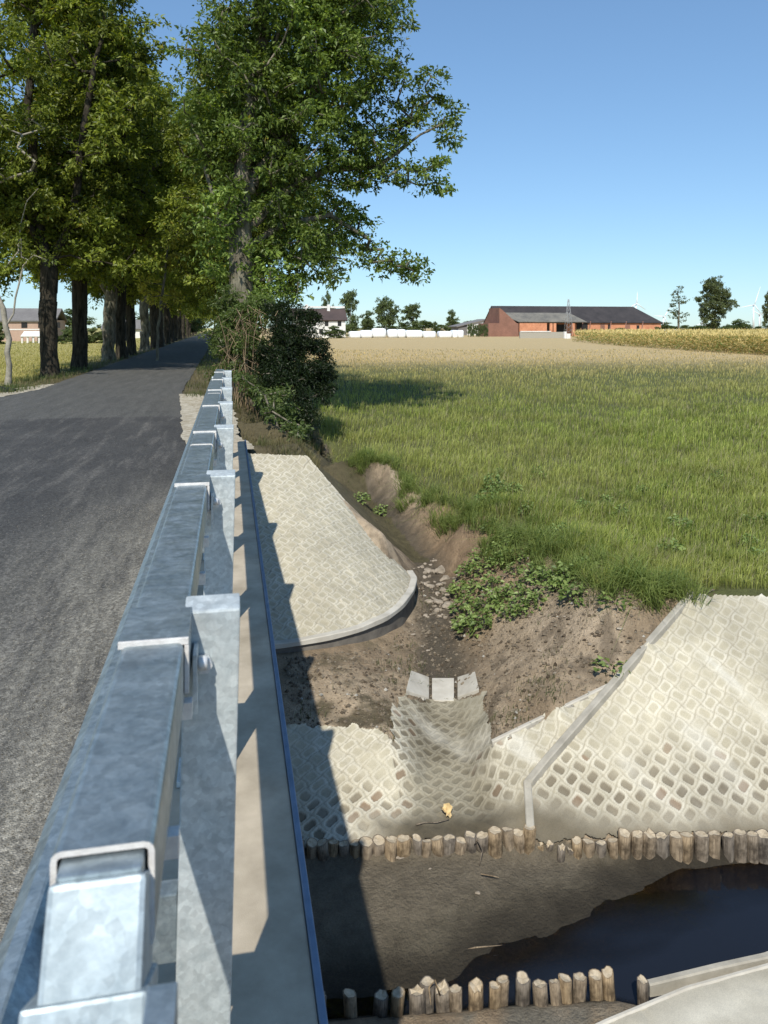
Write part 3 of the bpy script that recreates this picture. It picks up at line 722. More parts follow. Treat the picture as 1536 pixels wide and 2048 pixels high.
# ------------------------------------------------------------------ railing
rl = empty('bridge_railing', (-.1, 5, .15), 'galvanised steel guard rail with box top rail, posts and lower beam along the bridge edge', 'railing')
def C_(o): o.parent = rl; o.matrix_parent_inverse = Matrix.Translation((.1, -5, -.15)); return o
def boxtube(mb, x0, x1, z0, z1, y0, y1, th=.006, rr=.010):
    def prof(a0, a1, b0, b1, r):
        o = []
        for cx, cz, s in ((a1-r, b1-r, 0), (a0+r, b1-r, 90), (a0+r, b0+r, 180), (a1-r, b0+r, 270)):
            for k in range(4):
                an = R(s + 30 * k); o.append((cx + r * math.cos(an), cz + r * math.sin(an)))
        return o
    po = prof(x0, x1, z0, z1, rr); pi = prof(x0+th, x1-th, z0+th, z1-th, max(rr-th, .002)); n = len(po)
    V = [[mb.bm.verts.new((x, y, z)) for x, z in p] for p in (po, pi) for y in (y0, y1)]
    for k in range(n):
        j = (k+1) % n
        f = mb.bm.faces.new((V[0][k], V[0][j], V[1][j], V[1][k])); f.smooth = False
        mb.bm.faces.new((V[2][j], V[2][k], V[3][k], V[3][j]))
        f = mb.bm.faces.new((V[0][j], V[0][k], V[2][k], V[2][j])); f.material_index = 1
        f = mb.bm.faces.new((V[1][k], V[1][j], V[3][j], V[3][k])); f.material_index = 1
XL, XR, ZT, ZB = -.168, -.072, 1.15, 1.045
for (a, b) in ((.78, 3.36), (3.40, 5.98), (6.02, 9.45)):
    mb = MB(); boxtube(mb, XL, XR, ZB, ZT, a, b)
    me = mb.mesh('rail'); me.materials.append(M['galv']); me.materials.append(M['cutedge']); C_(link('rail', me))
for a, b in ((.757, 1.0), (3.2, 3.6), (5.85, 6.2)):
    C_(MB().box(XL+.009, XR-.009, a, b, ZB+.01, ZT-.009, bev=.004).build('sleeve', M['galv']))
# sloping end
sl = MB(); d = Vector((0, -math.cos(R(60)), -math.sin(R(60)))); nz = Vector((0, -math.sin(R(60)), math.cos(R(60))))
p0 = Vector((0, .750, ZT - .010)); p1 = p0 + d * 1.25
def ex(x, p, q): return (x, (p + nz * q).y, (p + nz * q).z)
q0 = p0
sl.hexa([ex(XL+.004, p1, -.11), ex(XR-.004, p1, -.11), ex(XR-.004, q0, -.11), ex(XL+.004, q0, -.11), ex(XL+.004, p1, 0), ex(XR-.004, p1, 0), ex(XR-.004, q0, 0), ex(XL+.004, q0, 0)], .006)
C_(sl.build('rail_end', M['galv_mid']))
s2 = MB(); a0 = p0 + d * .085; a1 = p0 + d * .8
s2.hexa([ex(XL-.008, a1, -.12), ex(XR+.001, a1, -.12), ex(XR+.001, a0, -.12), ex(XL-.008, a0, -.12), ex(XL-.008, a1, .007), ex(XR+.001, a1, .007), ex(XR+.001, a0, .007), ex(XL-.008, a0, .007)], .004)
C_(s2.build('end_plate', M['galv_mid']))
C_(MB().box(-.068, -.043, .62, .67, .6, 1.10, bev=.002).build('bracket', M['galv']))
ly = [1.385 + 1.25 * i for i in range(7)]
for k, y in enumerate([-1.1, .14] + ly):
    lean = .023
    def px_(z): return -.078 + (z - 1.17) * lean / 1.0
    zt, zb = 1.165, .172
    po = MB()   # channel post open to the road-far side
    P8 = [(px_(zb), y, zb), (px_(zb)+.096, y, zb), (px_(zb)+.096, y+.05, zb), (px_(zb), y+.05, zb), (px_(zt), y, zt-.012), (px_(zt)+.096, y, zt-.012), (px_(zt)+.096, y+.05, zt), (px_(zt), y+.05, zt)]
    po.hexa(P8, .004)
    post = C_(po.build('post', M['galv_light']))
    bx = px_(zb) + .05
    def pp(mb_, nm, m_):
        o = mb_.build(nm, m_); o.parent = post; o.matrix_parent_inverse = Matrix.Identity(4)
        return o
    pp(MB().box(bx-.12, bx+.046, y-.05, y+.10, .152, .172, bev=.003), 'base_plate', M['galv_light'])
    for sx in (-.095,):
        for sy in (-.035, .09):
            if sx < 0 and sy > 0: continue
            pp(MB().tube([(bx+sx, y+sy, .172), (bx+sx, y+sy, .20)], .011, 6), 'bolt', M['bolt'])
    if y > .5:
        # saddle strap straddling the rail and its lug to the post
        s = MB(); y0, y1 = y - .12, y + .03; th = .0065
        s.box(XL-.003, XR+th, y0, y1, ZT+.0005, ZT+th)
        s.box(XR+.0005, XR+th, y0, y1, ZT-.085, ZT-.0005)
        me = s.mesh('strap'); me.materials.append(M['galv'])
        st = link('strap', me); C_(st)
        C_(MB().box(XL-.004, XR+th+.001, y0-.005, y0-.0003, ZT-.004, ZT+th+.001, bev=.001).build('strap_edge', M['cutedge']))
        C_(MB().box(XR+.001, XR+th+.0015, y0-.005, y0-.0003, ZT-.082, ZT-.0045, bev=.001).build('strap_edge', M['cutedge']))
        C_(MB().box(XR+.0105, XR+.018, y-.055, y-.001, ZT-.16, ZT-.05, bev=.001).build('bracket', M['galv_light']))
        for zz in (ZT-.075,):
            C_(MB().tube([(XR+.019, y-.03, zz), (XR+.034, y-.03, zz)], .0125, 6).build('bolt', M['bolt']))
            C_(MB().tube([(XR+.028, y-.022, zz-.01), (XR+.028, y-.0005, zz-.01)], .0145, 6).build('bolt', M['bolt'])) if zz > ZT-.1 else None
    C_(MB().box(-.288, px_(.62), y+.005, y+.045, .54, .66, bev=.003).build('spacer', M['galv']))
# small clips under the rail
for y in np.arange(.95, 9.4, .333):
    C_(MB().box(XR-.02, XR+.012, y, y+.02, ZB-.03, ZB-.002, bev=.001).build('clip', M['bolt']))
# lower W beam
prof = [(-.352,.752),(-.372,.748),(-.395,.725),(-.40,.69),(-.385,.655),(-.350,.625),(-.338,.60),(-.350,.575),(-.385,.545),(-.40,.51),(-.395,.475),(-.372,.452),(-.352,.448)]
prof = [(x + .057, z) for x, z in prof]
th_ = [(x + .0045, z - (.003 if z > .6 else -.003)) for x, z in prof]
mb = MB(); mb.prism(prof + th_[::-1], -2.5, 14.0); C_(mb.build('guard_beam', M['galv'], smooth=False))
for y in (11.4, 13.85):
    C_(MB().box(-.278, -.188, y, y + .05, -.2, .74, bev=.003).build('post', M['galv_light']))
C_(MB().box(-.315, -.288, 13.86, 14.06, .44, .78, bev=.004).build('beam_end', M['galv_light']))

# ------------------------------------------------------------------ piles
def pilemesh(kind, seed):
    rr = random.Random(seed); n = 12; bm = bmesh.new(); rings = []
    lob = [1 + rr.uniform(-.13, .13) for _ in range(n)]
    hs = [-.45, -.3, -.15, -.06, 0]; r0 = 1.0
    tlx, tly = rr.uniform(-.18, .18), rr.uniform(-.18, .18)
    for i, h in enumerate(hs):
        ring = []
        for k in range(n):
            a = 2*math.pi*k/n; q = .047 * r0 * lob[k] * (1 + rr.uniform(-.04, .04)) * (1 - .12 * (1 + h/.45) * 0 )
            x, y = q*math.cos(a), q*math.sin(a)
            z = h + (x*tlx + y*tly + rr.uniform(-.004, .004) if i == len(hs)-1 else 0)
            if kind == 'split' and i == len(hs)-1: z += rr.uniform(-.022, .012)
            ring.append(bm.verts.new((x, y, z)))
        rings.append(ring)
    for i in range(len(rings)-1):
        for k in range(n):
            f = bm.faces.new((rings[i][k], rings[i][(k+1)%n], rings[i+1][(k+1)%n], rings[i+1][k])); f.smooth = True
    # rim and slightly dished cut face
    inner = [bm.verts.new((v.co.x*.82, v.co.y*.82, v.co.z + .001)) for v in rings[-1]]
    for k in range(n):
        f = bm.faces.new((rings[-1][k], rings[-1][(k+1)%n], inner[(k+1)%n], inner[k])); f.material_index = 0
    f = bm.faces.new(inner)
    r_ = bmesh.ops.poke(bm, faces=[f]); r_['verts'][0].co.z -= .006
    for ff in r_['faces']: ff.material_index = 1
    bmesh.ops.recalc_face_normals(bm, faces=bm.faces)
    me = bpy.data.meshes.new('pile'); bm.to_mesh(me); bm.free(); me.materials.append(M['wood']); me.materials.append(M['woodend']); return me
PM = [pilemesh('round', i) for i in range(6)] + [pilemesh('split', 20 + i) for i in range(3)]
def pile(x, y, z, sc, tx, ty, label, group, me=None):
    o = bpy.data.objects.new('wooden_pile', me or (random.choice(PM[:6]) if random.random() < .85 else random.choice(PM))); COL.objects.link(o)
    o.location = (x, y, z); o.rotation_euler = (tx, ty, random.uniform(0, 6.28)); o.scale = (sc, sc, random.uniform(.95, 1.1))
    tag(o, label, 'pile', group)
def onrow(row, x):
    return float(np.interp(x, [p[0] for p in row], [p[1] for p in row]))
x = .58
xe = site(1062, 1668, -2.07)[0]
while x < xe:
    s = random.uniform(.78, 1.12)
    pile(x, onrow(FP, x) + random.uniform(-.012, .012), -2.065 + random.uniform(-.025, .015) + (.035 if x > xe - .35 else 0), s, random.gauss(.07, .05), random.gauss(.05, .07),
         'brown wooden pile in the dry left stretch of the far row, under the gutter', 'piles of the far row left of the gap')
    x += .086 * s + random.uniform(-.006, .006)
x = xe + .06
xs2 = site(1148, 1675, -2.07)[0]
while x < xs2:
    pile(x, onrow(FP, x) - .02 + random.uniform(-.02, .02), -2.125 + random.uniform(-.03, .01), .6, random.gauss(.15, .15), random.gauss(.0, .2),
         'short broken wooden pile stump in the gap of the far row', 'broken stumps in the gap', PM[7]); x += .07
x = xs2 + .02; xg = site(1240, 1672, -2.07)[0]
while x < xg:
    s = random.uniform(.8, .95); pile(x, onrow(FP, x), -2.10 + random.uniform(-.02, .01), s, random.gauss(.03, .04), random.gauss(0, .05),
         'low wooden pile half sunk in mud, right after the gap in the far row', 'low piles right of the gap'); x += .1 * s
while x < 5.6:
    s = random.uniform(.86, 1.12)
    pile(x, onrow(FP, x) + random.uniform(-.01, .01), -2.055 + random.uniform(-.015, .015), s, random.gauss(.05, .035), random.gauss(.03, .04),
         'grey wooden pile standing in the water along the right part of the far row', 'piles of the far row standing in water')
    x += .09 * s + random.uniform(-.004, .010)
npx = [(640,1992,1),(700,1990,1),(763,1990,1),(797,1992,1),(834,1982,1.15),(855,1968,1.1),(884,1975,1.2),(911,1980,.95),(951,1975,1.1),(990,1972,.95),(1005,1966,1.0),(1045,1962,1.1),(1080,1974,1.05),(1108,1964,.85),(1131,1960,1.0),(1160,1956,1.0),(1190,1955,1.0),(1215,1950,.95),(1285,1966,.85)]
for i, (a, b, s) in enumerate(npx):
    p = site(a, b - 4, -2.09); s *= .80
    lb, gp = 'pale round wooden pile of the near row, standing against the dark water', 'piles of the near row'
    if i == len(npx) - 1: lb, gp = 'single low pile at the right end of the near row beside the kerb', None
    if i == 6: lb, gp = 'thick split brown pile of the near row with twigs caught around it', None
    pile(p[0], p[1], -2.09 + random.uniform(-.012, .012), s, random.gauss(.04, .04), random.gauss(0, .06), lb, gp, PM[6] if i == 6 else None)
for x in (-.1, .1, .25, .36, .48):
    pile(x, onrow(FP, x), -2.07, 1, 0, 0, 'wooden pile of the far row hidden in the bridge shadow', 'piles in the bridge shadow')

# ------------------------------------------------------------------ leaves / blades
def quads(P, D, N, L, Wd, colr, bend=0.0):
    """rhombic leaf: base P, axis D, normal N"""
    S_ = np.cross(D, N); S_ /= np.linalg.norm(S_, axis=1, keepdims=True) + 1e-9
    mid = P + D * (L * .45)[:, None]
    V = np.stack([P, mid + S_ * (Wd * .5)[:, None] + N * (Wd * .18)[:, None], P + D * L[:, None] - N * (L * bend)[:, None], mid - S_ * (Wd * .5)[:, None] + N * (Wd * .18)[:, None]], 1)
    n = len(P); F = np.arange(n * 4).reshape(n, 4)
    return V.reshape(-1, 3), F, np.repeat(colr, 4, 0)
def unit(a): return a / (np.linalg.norm(a, axis=1, keepdims=True) + 1e-9)
def rdir(n, up=0.0):
    a = rng.normal(size=(n, 3)); a[:, 2] += up; return unit(a)
def leafcolors(n, dark, light, yel=.0, seedpos=None):
    t = rng.random(n)[:, None] ** 1.2
    c = np.array(dark) * (1 - t) + np.array(light) * t
    if seedpos is not None:
        k = fbm(seedpos[:, 0] * .9 + seedpos[:, 2] * .3, seedpos[:, 1] * .9 + seedpos[:, 2] * .8, 5, 3)[:, None]
        c = c * (1 + .55 * k)
    if yel > 0:
        m = rng.random(n) < yel; c[m] = np.array((.30, .26, .05)) * (.7 + .6 * rng.random((m.sum(), 1)))
    return np.clip(c, .005, .9)
def leafcloud(centers, radii, per, size, dark, light, yel=0.01, flat=.55, name='crown', mat=None, ar=.5):
    P = []; 
    n = len(centers) * per
    cen = np.repeat(np.asarray(centers), per, 0); rad = np.repeat(np.asarray(radii), per)
    off = rdir(n) * (rng.random(n) ** .45)[:, None]; off[:, 2] *= flat
    # sprays: quantise offsets into sub-sprigs so leaves sit in bunches
    k = max(2, per // 9); sprig = rdir(len(centers) * k) * (rng.random(len(centers) * k) ** .5)[:, None]; sprig[:, 2] *= flat
    pick = np.repeat(np.arange(len(centers)) * k, per) + rng.integers(0, k, n)
    o2 = sprig[pick] * .95 + off * .34
    P = cen + o2 * rad[:, None]
    D = unit(unit(o2 + 1e-6) * .6 + rdir(n, -.35)); N = unit(rdir(n, .9) - 0)
    L = size * (.5 + .95 * rng.random(n)); W_ = L * ar
    C = leafcolors(n, dark, light, yel, P)
    V, F, CC = quads(P, D, N, L, W_, C, .15)
    return npmesh(name, V, F, CC, smooth=False)
def frustums(nodes, parent, rad, sides=6, minr=.004):
    A = []; idx_ = [i for i in range(len(nodes)) if parent[i] >= 0 and rad[i] >= minr]
    nodes = np.asarray(nodes); i = np.array(idx_); p = np.array([parent[j] for j in idx_])
    a = nodes[p]; b = nodes[i]; d = unit(b - a); up = np.tile([.13, .21, .97], (len(i), 1)); s1 = unit(np.cross(d, up)); s2 = np.cross(d, s1)
    ra = np.minimum(np.asarray(rad)[p], np.asarray(rad)[i] * 1.35); rb = np.asarray(rad)[i]
    b = b + d * (rb * .35)[:, None]
    an = np.arange(sides) * 2 * math.pi / sides
    ring = lambda c, r_: c[:, None] + (s1[:, None] * np.cos(an)[None, :, None] + s2[:, None] * np.sin(an)[None, :, None]) * r_[:, None, None]
    V = np.concatenate([ring(a, ra), ring(b, rb)], 1).reshape(-1, 3)
    base = np.arange(len(i)) * sides * 2; k = np.arange(sides); k2 = (k + 1) % sides
    F = np.stack([base[:, None] + k, base[:, None] + k2, base[:, None] + sides + k2, base[:, None] + sides + k], -1).reshape(-1, 4)
    return V, F
def grow_tree(stems, targets, tr, seed, step=.55):
    """stems: list of polylines (first starts at the base). Every target is joined to the nearest node below it."""
    r_ = random.Random(seed); nodes = []; par = []
    for si, st in enumerate(stems):
        start = 0
        if si > 0:
            dd_ = [(Vector(n_) - Vector(st[0])).length for n_ in nodes]; prev = dd_.index(min(dd_))
        else: prev = -1
        pl = []
        for i in range(len(st) - 1):
            L = (Vector(st[i+1]) - Vector(st[i])).length; m = max(1, int(L / .4))
            pl += [lerp3(st[i], st[i+1], k / m) for k in range(m)]
        pl.append(st[-1])
        for j, p in enumerate(pl):
            if si > 0 and j == 0: continue
            w = .03 if j else 0
            nodes.append((p[0] + r_.gauss(0, w), p[1] + r_.gauss(0, w), p[2])); par.append(prev); prev = len(nodes) - 1
    base_n = len(nodes); zmin = min(s[-1][2] for s in stems) * .5 + stems[0][0][2] * .5
    NN = np.array(nodes); tg = np.asarray(targets); c0 = NN[base_n - 1]
    order = np.argsort(np.min(np.linalg.norm(tg[:, None] - NN[None, ::2], axis=2), 1)); ends = []
    NNl = [np.array(n_) for n_ in nodes]
    arr = np.zeros((60000, 3)); arr[:len(nodes)] = NN; cnt = len(nodes)
    low = arr[:cnt, 2] < zmin
    pen = np.zeros(60000); pen[:cnt][low] = 6
    for ti in order:
        t = tg[ti]; dv_ = t - arr[:cnt]; dist = np.linalg.norm(dv_, axis=1) + 1e-6
        cost = dist * (1 + .9 * np.clip(-dv_[:, 2] / dist, 0, 1)) + pen[:cnt]
        j = int(np.argmin(cost)); a = arr[j].copy(); L = dist[j]; m = max(1, int(L / step)); prev = j
        arch = .10 * L
        for k in range(1, m + 1):
            q = k / m; p = a * (1 - q) + t * q
            p = p + np.array([r_.gauss(0, .05), r_.gauss(0, .05), r_.gauss(0, .05)]) * min(L, 1) + np.array([0, 0, arch * 4 * q * (1 - q)])
            arr[cnt] = p; par.append(prev); prev = cnt; cnt += 1
        ends.append(prev)
    nodes = arr[:cnt]; E_ = 2.25; w = np.zeros(cnt)
    for e in ends: w[e] += .013 ** E_
    for i in range(cnt - 1, -1, -1):
        if w[i] == 0: w[i] = .012 ** E_
        if par[i] >= 0: w[par[i]] += w[i]
    rad = w ** (1 / E_); sc = tr / rad[0]; ex_ = math.log(tr / .012) / math.log(max(rad[0] / .012, 1.5))
    rad = .012 * (rad / .012) ** ex_
    z0 = nodes[0][2]
    for i in range(base_n):
        h = nodes[i][2] - z0
        if h < 1.0: rad[i] *= 1 + .45 * (1 - h) ** 2
    return nodes, par, rad, ends
def sample_blobs(blobs, dens_, r_=rng):
    out = []; rd = []
    for (x, y, z, r0) in blobs:
        n_ = max(3, int(dens_ * r0 ** 2.2))
        d_ = rdir(n_) * (r_.random(n_) ** .38)[:, None] * r0; d_[:, 2] *= .85
        out.append(np.array([x, y, z]) + d_)
    return np.concatenate(out)
def make_tree(blobs, stems, tr, seed, dens_, per, crad, size, dark, light, yel, sides=7, bark_='bark', ar=.5, flat=.6):
    tg = sample_blobs(blobs, dens_)
    nodes, par, rad, ends = grow_tree(stems, tg, tr, seed)
    V, F = frustums(nodes, par, rad, sides)
    tm = npmesh('trunk', V, F); tm.materials.append(M[bark_])
    cen = nodes[ends]; rr = crad * (.65 + .7 * rng.random(len(cen)))
    cm = leafcloud(cen, rr, per, size, dark, light, yel, flat, ar=ar); cm.materials.append(M['leaf'])
    return tm, cm
def place_tree(name, tm, cm, loc, rz, sc, label, group, cat='tree', sz=None):
    e = empty(name, loc, label, cat, group, rz); e.scale = (sc, sc, sz or sc)
    t = link('trunk', tm, None, e); c_ = link('crown', cm, None, e); return e

DK, LT = (.072, .105, .012), (.30, .34, .055)
# the big roadside tree on the right; local origin at its base
BT = (atd(474, 700, 20)[0], 20.0, -.12)
bl = [(560,60,20,1.9),(690,50,20,1.5),(770,55,20,.75),(640,180,20,1.7),(750,160,20,1.0),(480,120,20,1.5),(480,260,20,1.5),(590,280,20,1.4),(700,270,20.5,1.1),(790,250,20.5,.8),(850,195,21,.6),(900,225,21,.5),(905,280,21,.38),(855,320,20.5,.5),(878,375,20.5,.32),(872,150,21,.28),
      (640,390,21,.75),(560,400,20,1.0),(690,440,21,.72),(735,490,21,.66),(780,520,21,.5),(760,330,20.8,.7),(700,340,20.6,.8),(830,350,20.8,.4),(650,500,20.6,.5),(825,545,21,.22),(830,515,21,.18),(600,480,20,.8),(640,545,20,.5),(530,520,20,.8),(450,430,19.5,.9),(430,330,20,1.0),(400,240,20,.8),(430,520,20,.6),(590,570,20,.45),(540,600,19,.5),(720,360,21,.45),
      (600,-100,20,2.4),(740,-70,20,1.3),(500,-220,20,2.4),(650,-300,20,2.6),(560,150,22.5,1.6),(650,60,22.5,1.5),(520,330,22,1.5)]
bw = []
for a, b, d_, r0 in bl:
    p = atd(a, b, d_); bw.append((p[0] - BT[0], p[1] - BT[1], p[2] - BT[2], r0))
def L_(px, py, d_): p = atd(px, py, d_); return (p[0] - BT[0], p[1] - BT[1], p[2] - BT[2])
stems = [[(0, 0, -.3), (0, 0, 1.2), L_(483, 560, 20), L_(485, 470, 20), L_(480, 380, 20), L_(495, 260, 20), L_(520, 100, 20), L_(540, -150, 20)],
         [L_(485, 470, 20), L_(560, 390, 20.2), L_(650, 340, 20.5), L_(760, 330, 20.6), L_(840, 270, 20.8)],
         [L_(480, 400, 20), L_(570, 280, 20.2), L_(640, 160, 20.3), L_(700, 0, 20.2)],
         [L_(485, 500, 20), L_(560, 450, 20.2), L_(660, 430, 20.6), L_(740, 480, 20.8)],
         [L_(484, 520, 20), L_(440, 440, 19.8), L_(410, 330, 19.9)]]
tm, cm = make_tree(bw, stems, .30, 3, 24, 92, .42, .12, (.060, .100, .018), (.25, .33, .07), .004, 8)
place_tree('roadside_tree', tm, cm, BT, 0, 1, 'large leafy tree with one long branch reaching right over the meadow', None)
# avenue variants
def lobes(seed, h0, h1, rx_, n_, rmin, rmax):
    r_ = random.Random(seed); o = []
    for i in range(n_):
        a = r_.uniform(0, 6.28); t = r_.random(); z = h0 + (h1 - h0) * t; env = math.sin(math.pi * min(.97, max(.12, t * .85 + .12))) ** .6
        q = rx_ * env * r_.uniform(.25, .95); o.append((q * math.cos(a), q * math.sin(a), z, r_.uniform(rmin, rmax)))
    return o
VAR = []
for s in range(3):
    r_ = random.Random(50 + s)
    b_ = lobes(100 + s, 4.6, 15.5, 4.3, 30, 1.1, 2.0) + [(r_.uniform(-3, 3), r_.uniform(-3, 3), r_.uniform(3.6, 4.6), .6) for _ in range(7)]
    f = r_.uniform(2.8, 4.0)
    st = [[(0, 0, -.3), (.05, 0, 1.5), (0, .1, f), (.5, .2, f + 2.5), (.9, .1, f + 6), (.6, 0, f + 9.5)],
          [(0, .1, f), (-.9, -.2, f + 2.2), (-1.6, .2, f + 5), (-1.9, 0, f + 7.5)],
          [(0, .1, f - .2), (.3, -1.0, f + 2), (.8, -1.8, f + 4.5)], [(.3, .15, f + 1), (.9, 1.4, f + 3), (1.2, 2.2, f + 5.5)]]
    VAR.append(make_tree(b_, st, .31, 200 + s, 9.5, 90, .62, .17, DK, LT, .012, 8, 'bark' if s == 2 else 'shadebark'))
b_ = lobes(300, 4.2, 15.5, 4.4, 26, 1.2, 2.0)
FARV = make_tree(b_, [[(0, 0, -.3), (0, 0, 3.5), (.3, .1, 7), (.1, 0, 12)], [(0, 0, 3.2), (-1.1, .4, 6), (-1.6, .6, 9)]], .30, 9, 5, 42, .85, .33, DK, LT, .012, 6, 'shadebark')
left = [(28.7, -6.17, 0), (33.5, -6.05, 1), (42.2, -6.2, 2), (44.3, -5.85, 0), (49.4, -5.96, 1), (58.5, -6.1, 2), (63.5, -5.9, 0), (68, -5.9, 1), (74, -6.3, 2), (81, -6.3, 0), (90, -6.5, 0), (100, -6.8, 1), (112, -7, 2), (126, -7.3, 0), (142, -7.5, 1), (160, -8, 2), (182, -8.4, 0), (210, -9, 0), (245, -10, 0)]
names = ['nearest thick trunk coloured in crown shade', 'second thick trunk coloured in crown shade', 'third trunk, pale and forked', 'fourth, slim trunk coloured in crown shade', 'fifth, slim trunk coloured in crown shade']
for i, (d_, x, v) in enumerate(left):
    tm, cm = VAR[v] if d_ < 75 else FARV
    sc = random.uniform(.92, 1.08)
    lb = ('avenue tree left of the road, ' + names[i]) if i < 5 else 'avenue tree far down the left side of the road'
    place_tree('roadside_tree', tm, cm, (x, d_, float(H(x, d_)) - .03), random.uniform(0, 6.28), sc, lb, 'avenue trees left of the road' if i < 5 else 'far avenue trees left')
right = [(31, .1, 1), (42, -.2, 2), (53, -.2, 0), (65, -.4, 0), (78, -.5, 1), (92, -.7, 2), (108, -1, 0), (128, -1.2, 1), (150, -1.6, 0), (178, -2, 0), (210, -2.6, 0), (250, -3.5, 0)]
for i, (d_, x, v) in enumerate(right):
    tm, cm = VAR[v] if d_ < 70 else FARV
    lb = 'avenue tree on the right side of the road, directly behind the large tree' if i == 0 else 'avenue tree far down the right side of the road'
    place_tree('roadside_tree', tm, cm, (x + .4, d_, float(H(x, d_)) - .03), random.uniform(0, 6.28), random.uniform(.8, .95), lb, None if i == 0 else 'far avenue trees right')
# trees closing the avenue
for i in range(7):
    place_tree('distant_tree', *FARV, (-16 + i * 5 + random.uniform(-1, 1), 300 + random.uniform(-8, 8), -.5), random.uniform(0, 6), random.uniform(.8, 1.1), 'distant tree closing the end of the avenue', 'trees at the end of the avenue')
# pale young tree at the left edge
yb = site(15, 768, -.12)
b_ = [(-.9,0,4.2,.8),(.2,.3,4.8,.9),(.8,-.2,4.3,.7),(-.3,0,3.6,.5),(-1.3,.2,6,.9),(.6,0,6.4,.9),(-.5,0,7.4,1.0),(.4,.2,8.4,.9),(-1.8,0,4.0,.5)]
tm, cm = make_tree(b_, [[(0,0,-.2),(.03,0,1.0),(0,0,1.8),(-.4,0,2.9),(-.8,0,3.8)], [(0,0,1.7),(.25,0,2.7),(.42,.05,3.7)]], .085, 77, 9, 70, .42, .12, DK, LT, .01, 7, 'palebark')
place_tree('young_tree', tm, cm, yb, 0, 1, 'slender pale barked tree forking low at the left edge', None)
# small yellow maple in the avenue
yb = atd(312, 692, 40); yb = (yb[0], 40, -.1)
b_ = [(.5,0,4.4,.8),(0,0,3.4,.75),(.9,.2,5.4,.7),(-.3,.2,5.2,.6),(.6,0,2.6,.5)]
tm, cm = make_tree(b_, [[(0,0,-.2),(.1,0,1.5),(.3,0,3.4),(.5,0,5)]], .06, 78, 16, 70, .4, .14, (.28, .28, .04), (.62, .56, .12), .2, 6)
place_tree('maple_sapling', tm, cm, yb, 0, 1.15, 'small yellow green maple between the left avenue trees', None)
# shrubs around the big tree
def shrub(name, base, blobs, tr, dens_, per, crad, size, dk, lt, label, cat='shrub', yel=.0, ar=.5, flat=.8, seed=5):
    bb = [(a - base[0], b - base[1], c_ - base[2], r0) for a, b, c_, r0 in blobs]
    top = max(bb, key=lambda q: q[2]); stem = [[(0, 0, -.15), (top[0]*.3, top[1]*.3, top[2]*.4), (top[0]*.8, top[1]*.8, top[2]*.85)]]
    tm, cm = make_tree(bb, stem, tr, seed, dens_, per, crad, size, dk, lt, yel, 5, 'bark', ar, flat)
    tm.name = 'stems'; e = empty(name, base, label, cat)
    link('stem', tm, None, e); link('foliage', cm, None, e); return e
def bl_(*q): return [atd(a, b, d_) + (r0,) for a, b, d_, r0 in q]
sb = (1.5, 16.6, float(H(1.5, 16.6)))
shrub('dark_shrub', sb, bl_((575,660,16.8,.36),(555,700,16.6,.38),(610,690,16.8,.38),(590,750,16.4,.42),(545,770,16.2,.35),(630,745,16.6,.36),(600,810,15.8,.34),(560,620,17,.30),(650,715,17,.18),(640,780,16.4,.26),(575,850,15.2,.2),(530,730,17,.36),(605,640,17.2,.3),(640,690,17,.22),(655,740,16.8,.15),(560,720,16.6,.4),(620,840,15.4,.2),(600,870,14.8,.16)), .04, 230, 150, .22, .065, (.008, .015, .005), (.030, .050, .014), 'dense dark green shrub spreading between the big tree and the meadow', ar=.35)
gb = (.55, 17.0, float(H(.55, 17)))
shrub('green_shrub', gb, bl_((460,640,17.6,.3),(480,680,17.4,.32),(445,700,17.8,.26),(505,650,17.4,.28),(515,710,17.2,.3),(470,740,17.0,.22),(510,770,16.4,.24),(540,800,15.6,.24),(430,670,18.5,.25),(520,610,18,.3),(560,830,15,.2),(455,600,18.2,.3),(490,630,17.4,.3),(440,740,17.6,.2),(500,690,17.0,.3),(460,665,17.4,.28)), .03, 300, 95, .2, .06, (.045, .070, .016), (.15, .20, .055), 'mid green bush of young shoots wrapping the foot of the big tree', seed=6)
# leafy weeds beside the bridge end
hb = (.95, 14.6, float(H(.95, 14.6)))
shrub('weedy_bush', hb, bl_((520,790,14.6,.18),(545,825,13.8,.2),(580,850,13.4,.2),(560,790,14.6,.2),(600,870,13.0,.16),(500,760,15.4,.2)), .02, 130, 60, .17, .07, (.045, .07, .02), (.14, .18, .06), 'lighter weedy bush between the bridge end and the dark shrub', seed=8)
# dry vines over the trunk foot
vm = MB(); r_ = random.Random(4)
for i in range(120):
    q = r_.uniform(0, 1); px = r_.gauss(495, 16); d_ = r_.uniform(16.4, 18.6); top = atd(px + r_.gauss(0, 10), r_.uniform(610, 730), d_); z0 = float(H(top[0], d_)) - .02
    x0 = top[0] + r_.gauss(0, .12); m = [(x0, d_ + r_.gauss(0, .1), z0)]
    for k in range(1, 4):
        t = k / 4; m.append((x0 * (1 - t) + top[0] * t + r_.gauss(0, .05), d_ + r_.gauss(0, .05), z0 * (1 - t) + top[2] * t))
    m.append((top[0] + r_.gauss(0, .1), d_, top[2])); m.append((top[0] + r_.gauss(0, .2), d_ - .1, top[2] - r_.uniform(.05, .35)))
    vm.tube(m, r_.uniform(.004, .009), 4, False)
vmat = simple('dry_vine', (.16, .11, .06), (.34, .25, .15), 12, .9)
tag(vm.build('dry_vines', vmat), 'brown dry vines and stalks hanging around the foot of the big tree', 'vines', kind=None)

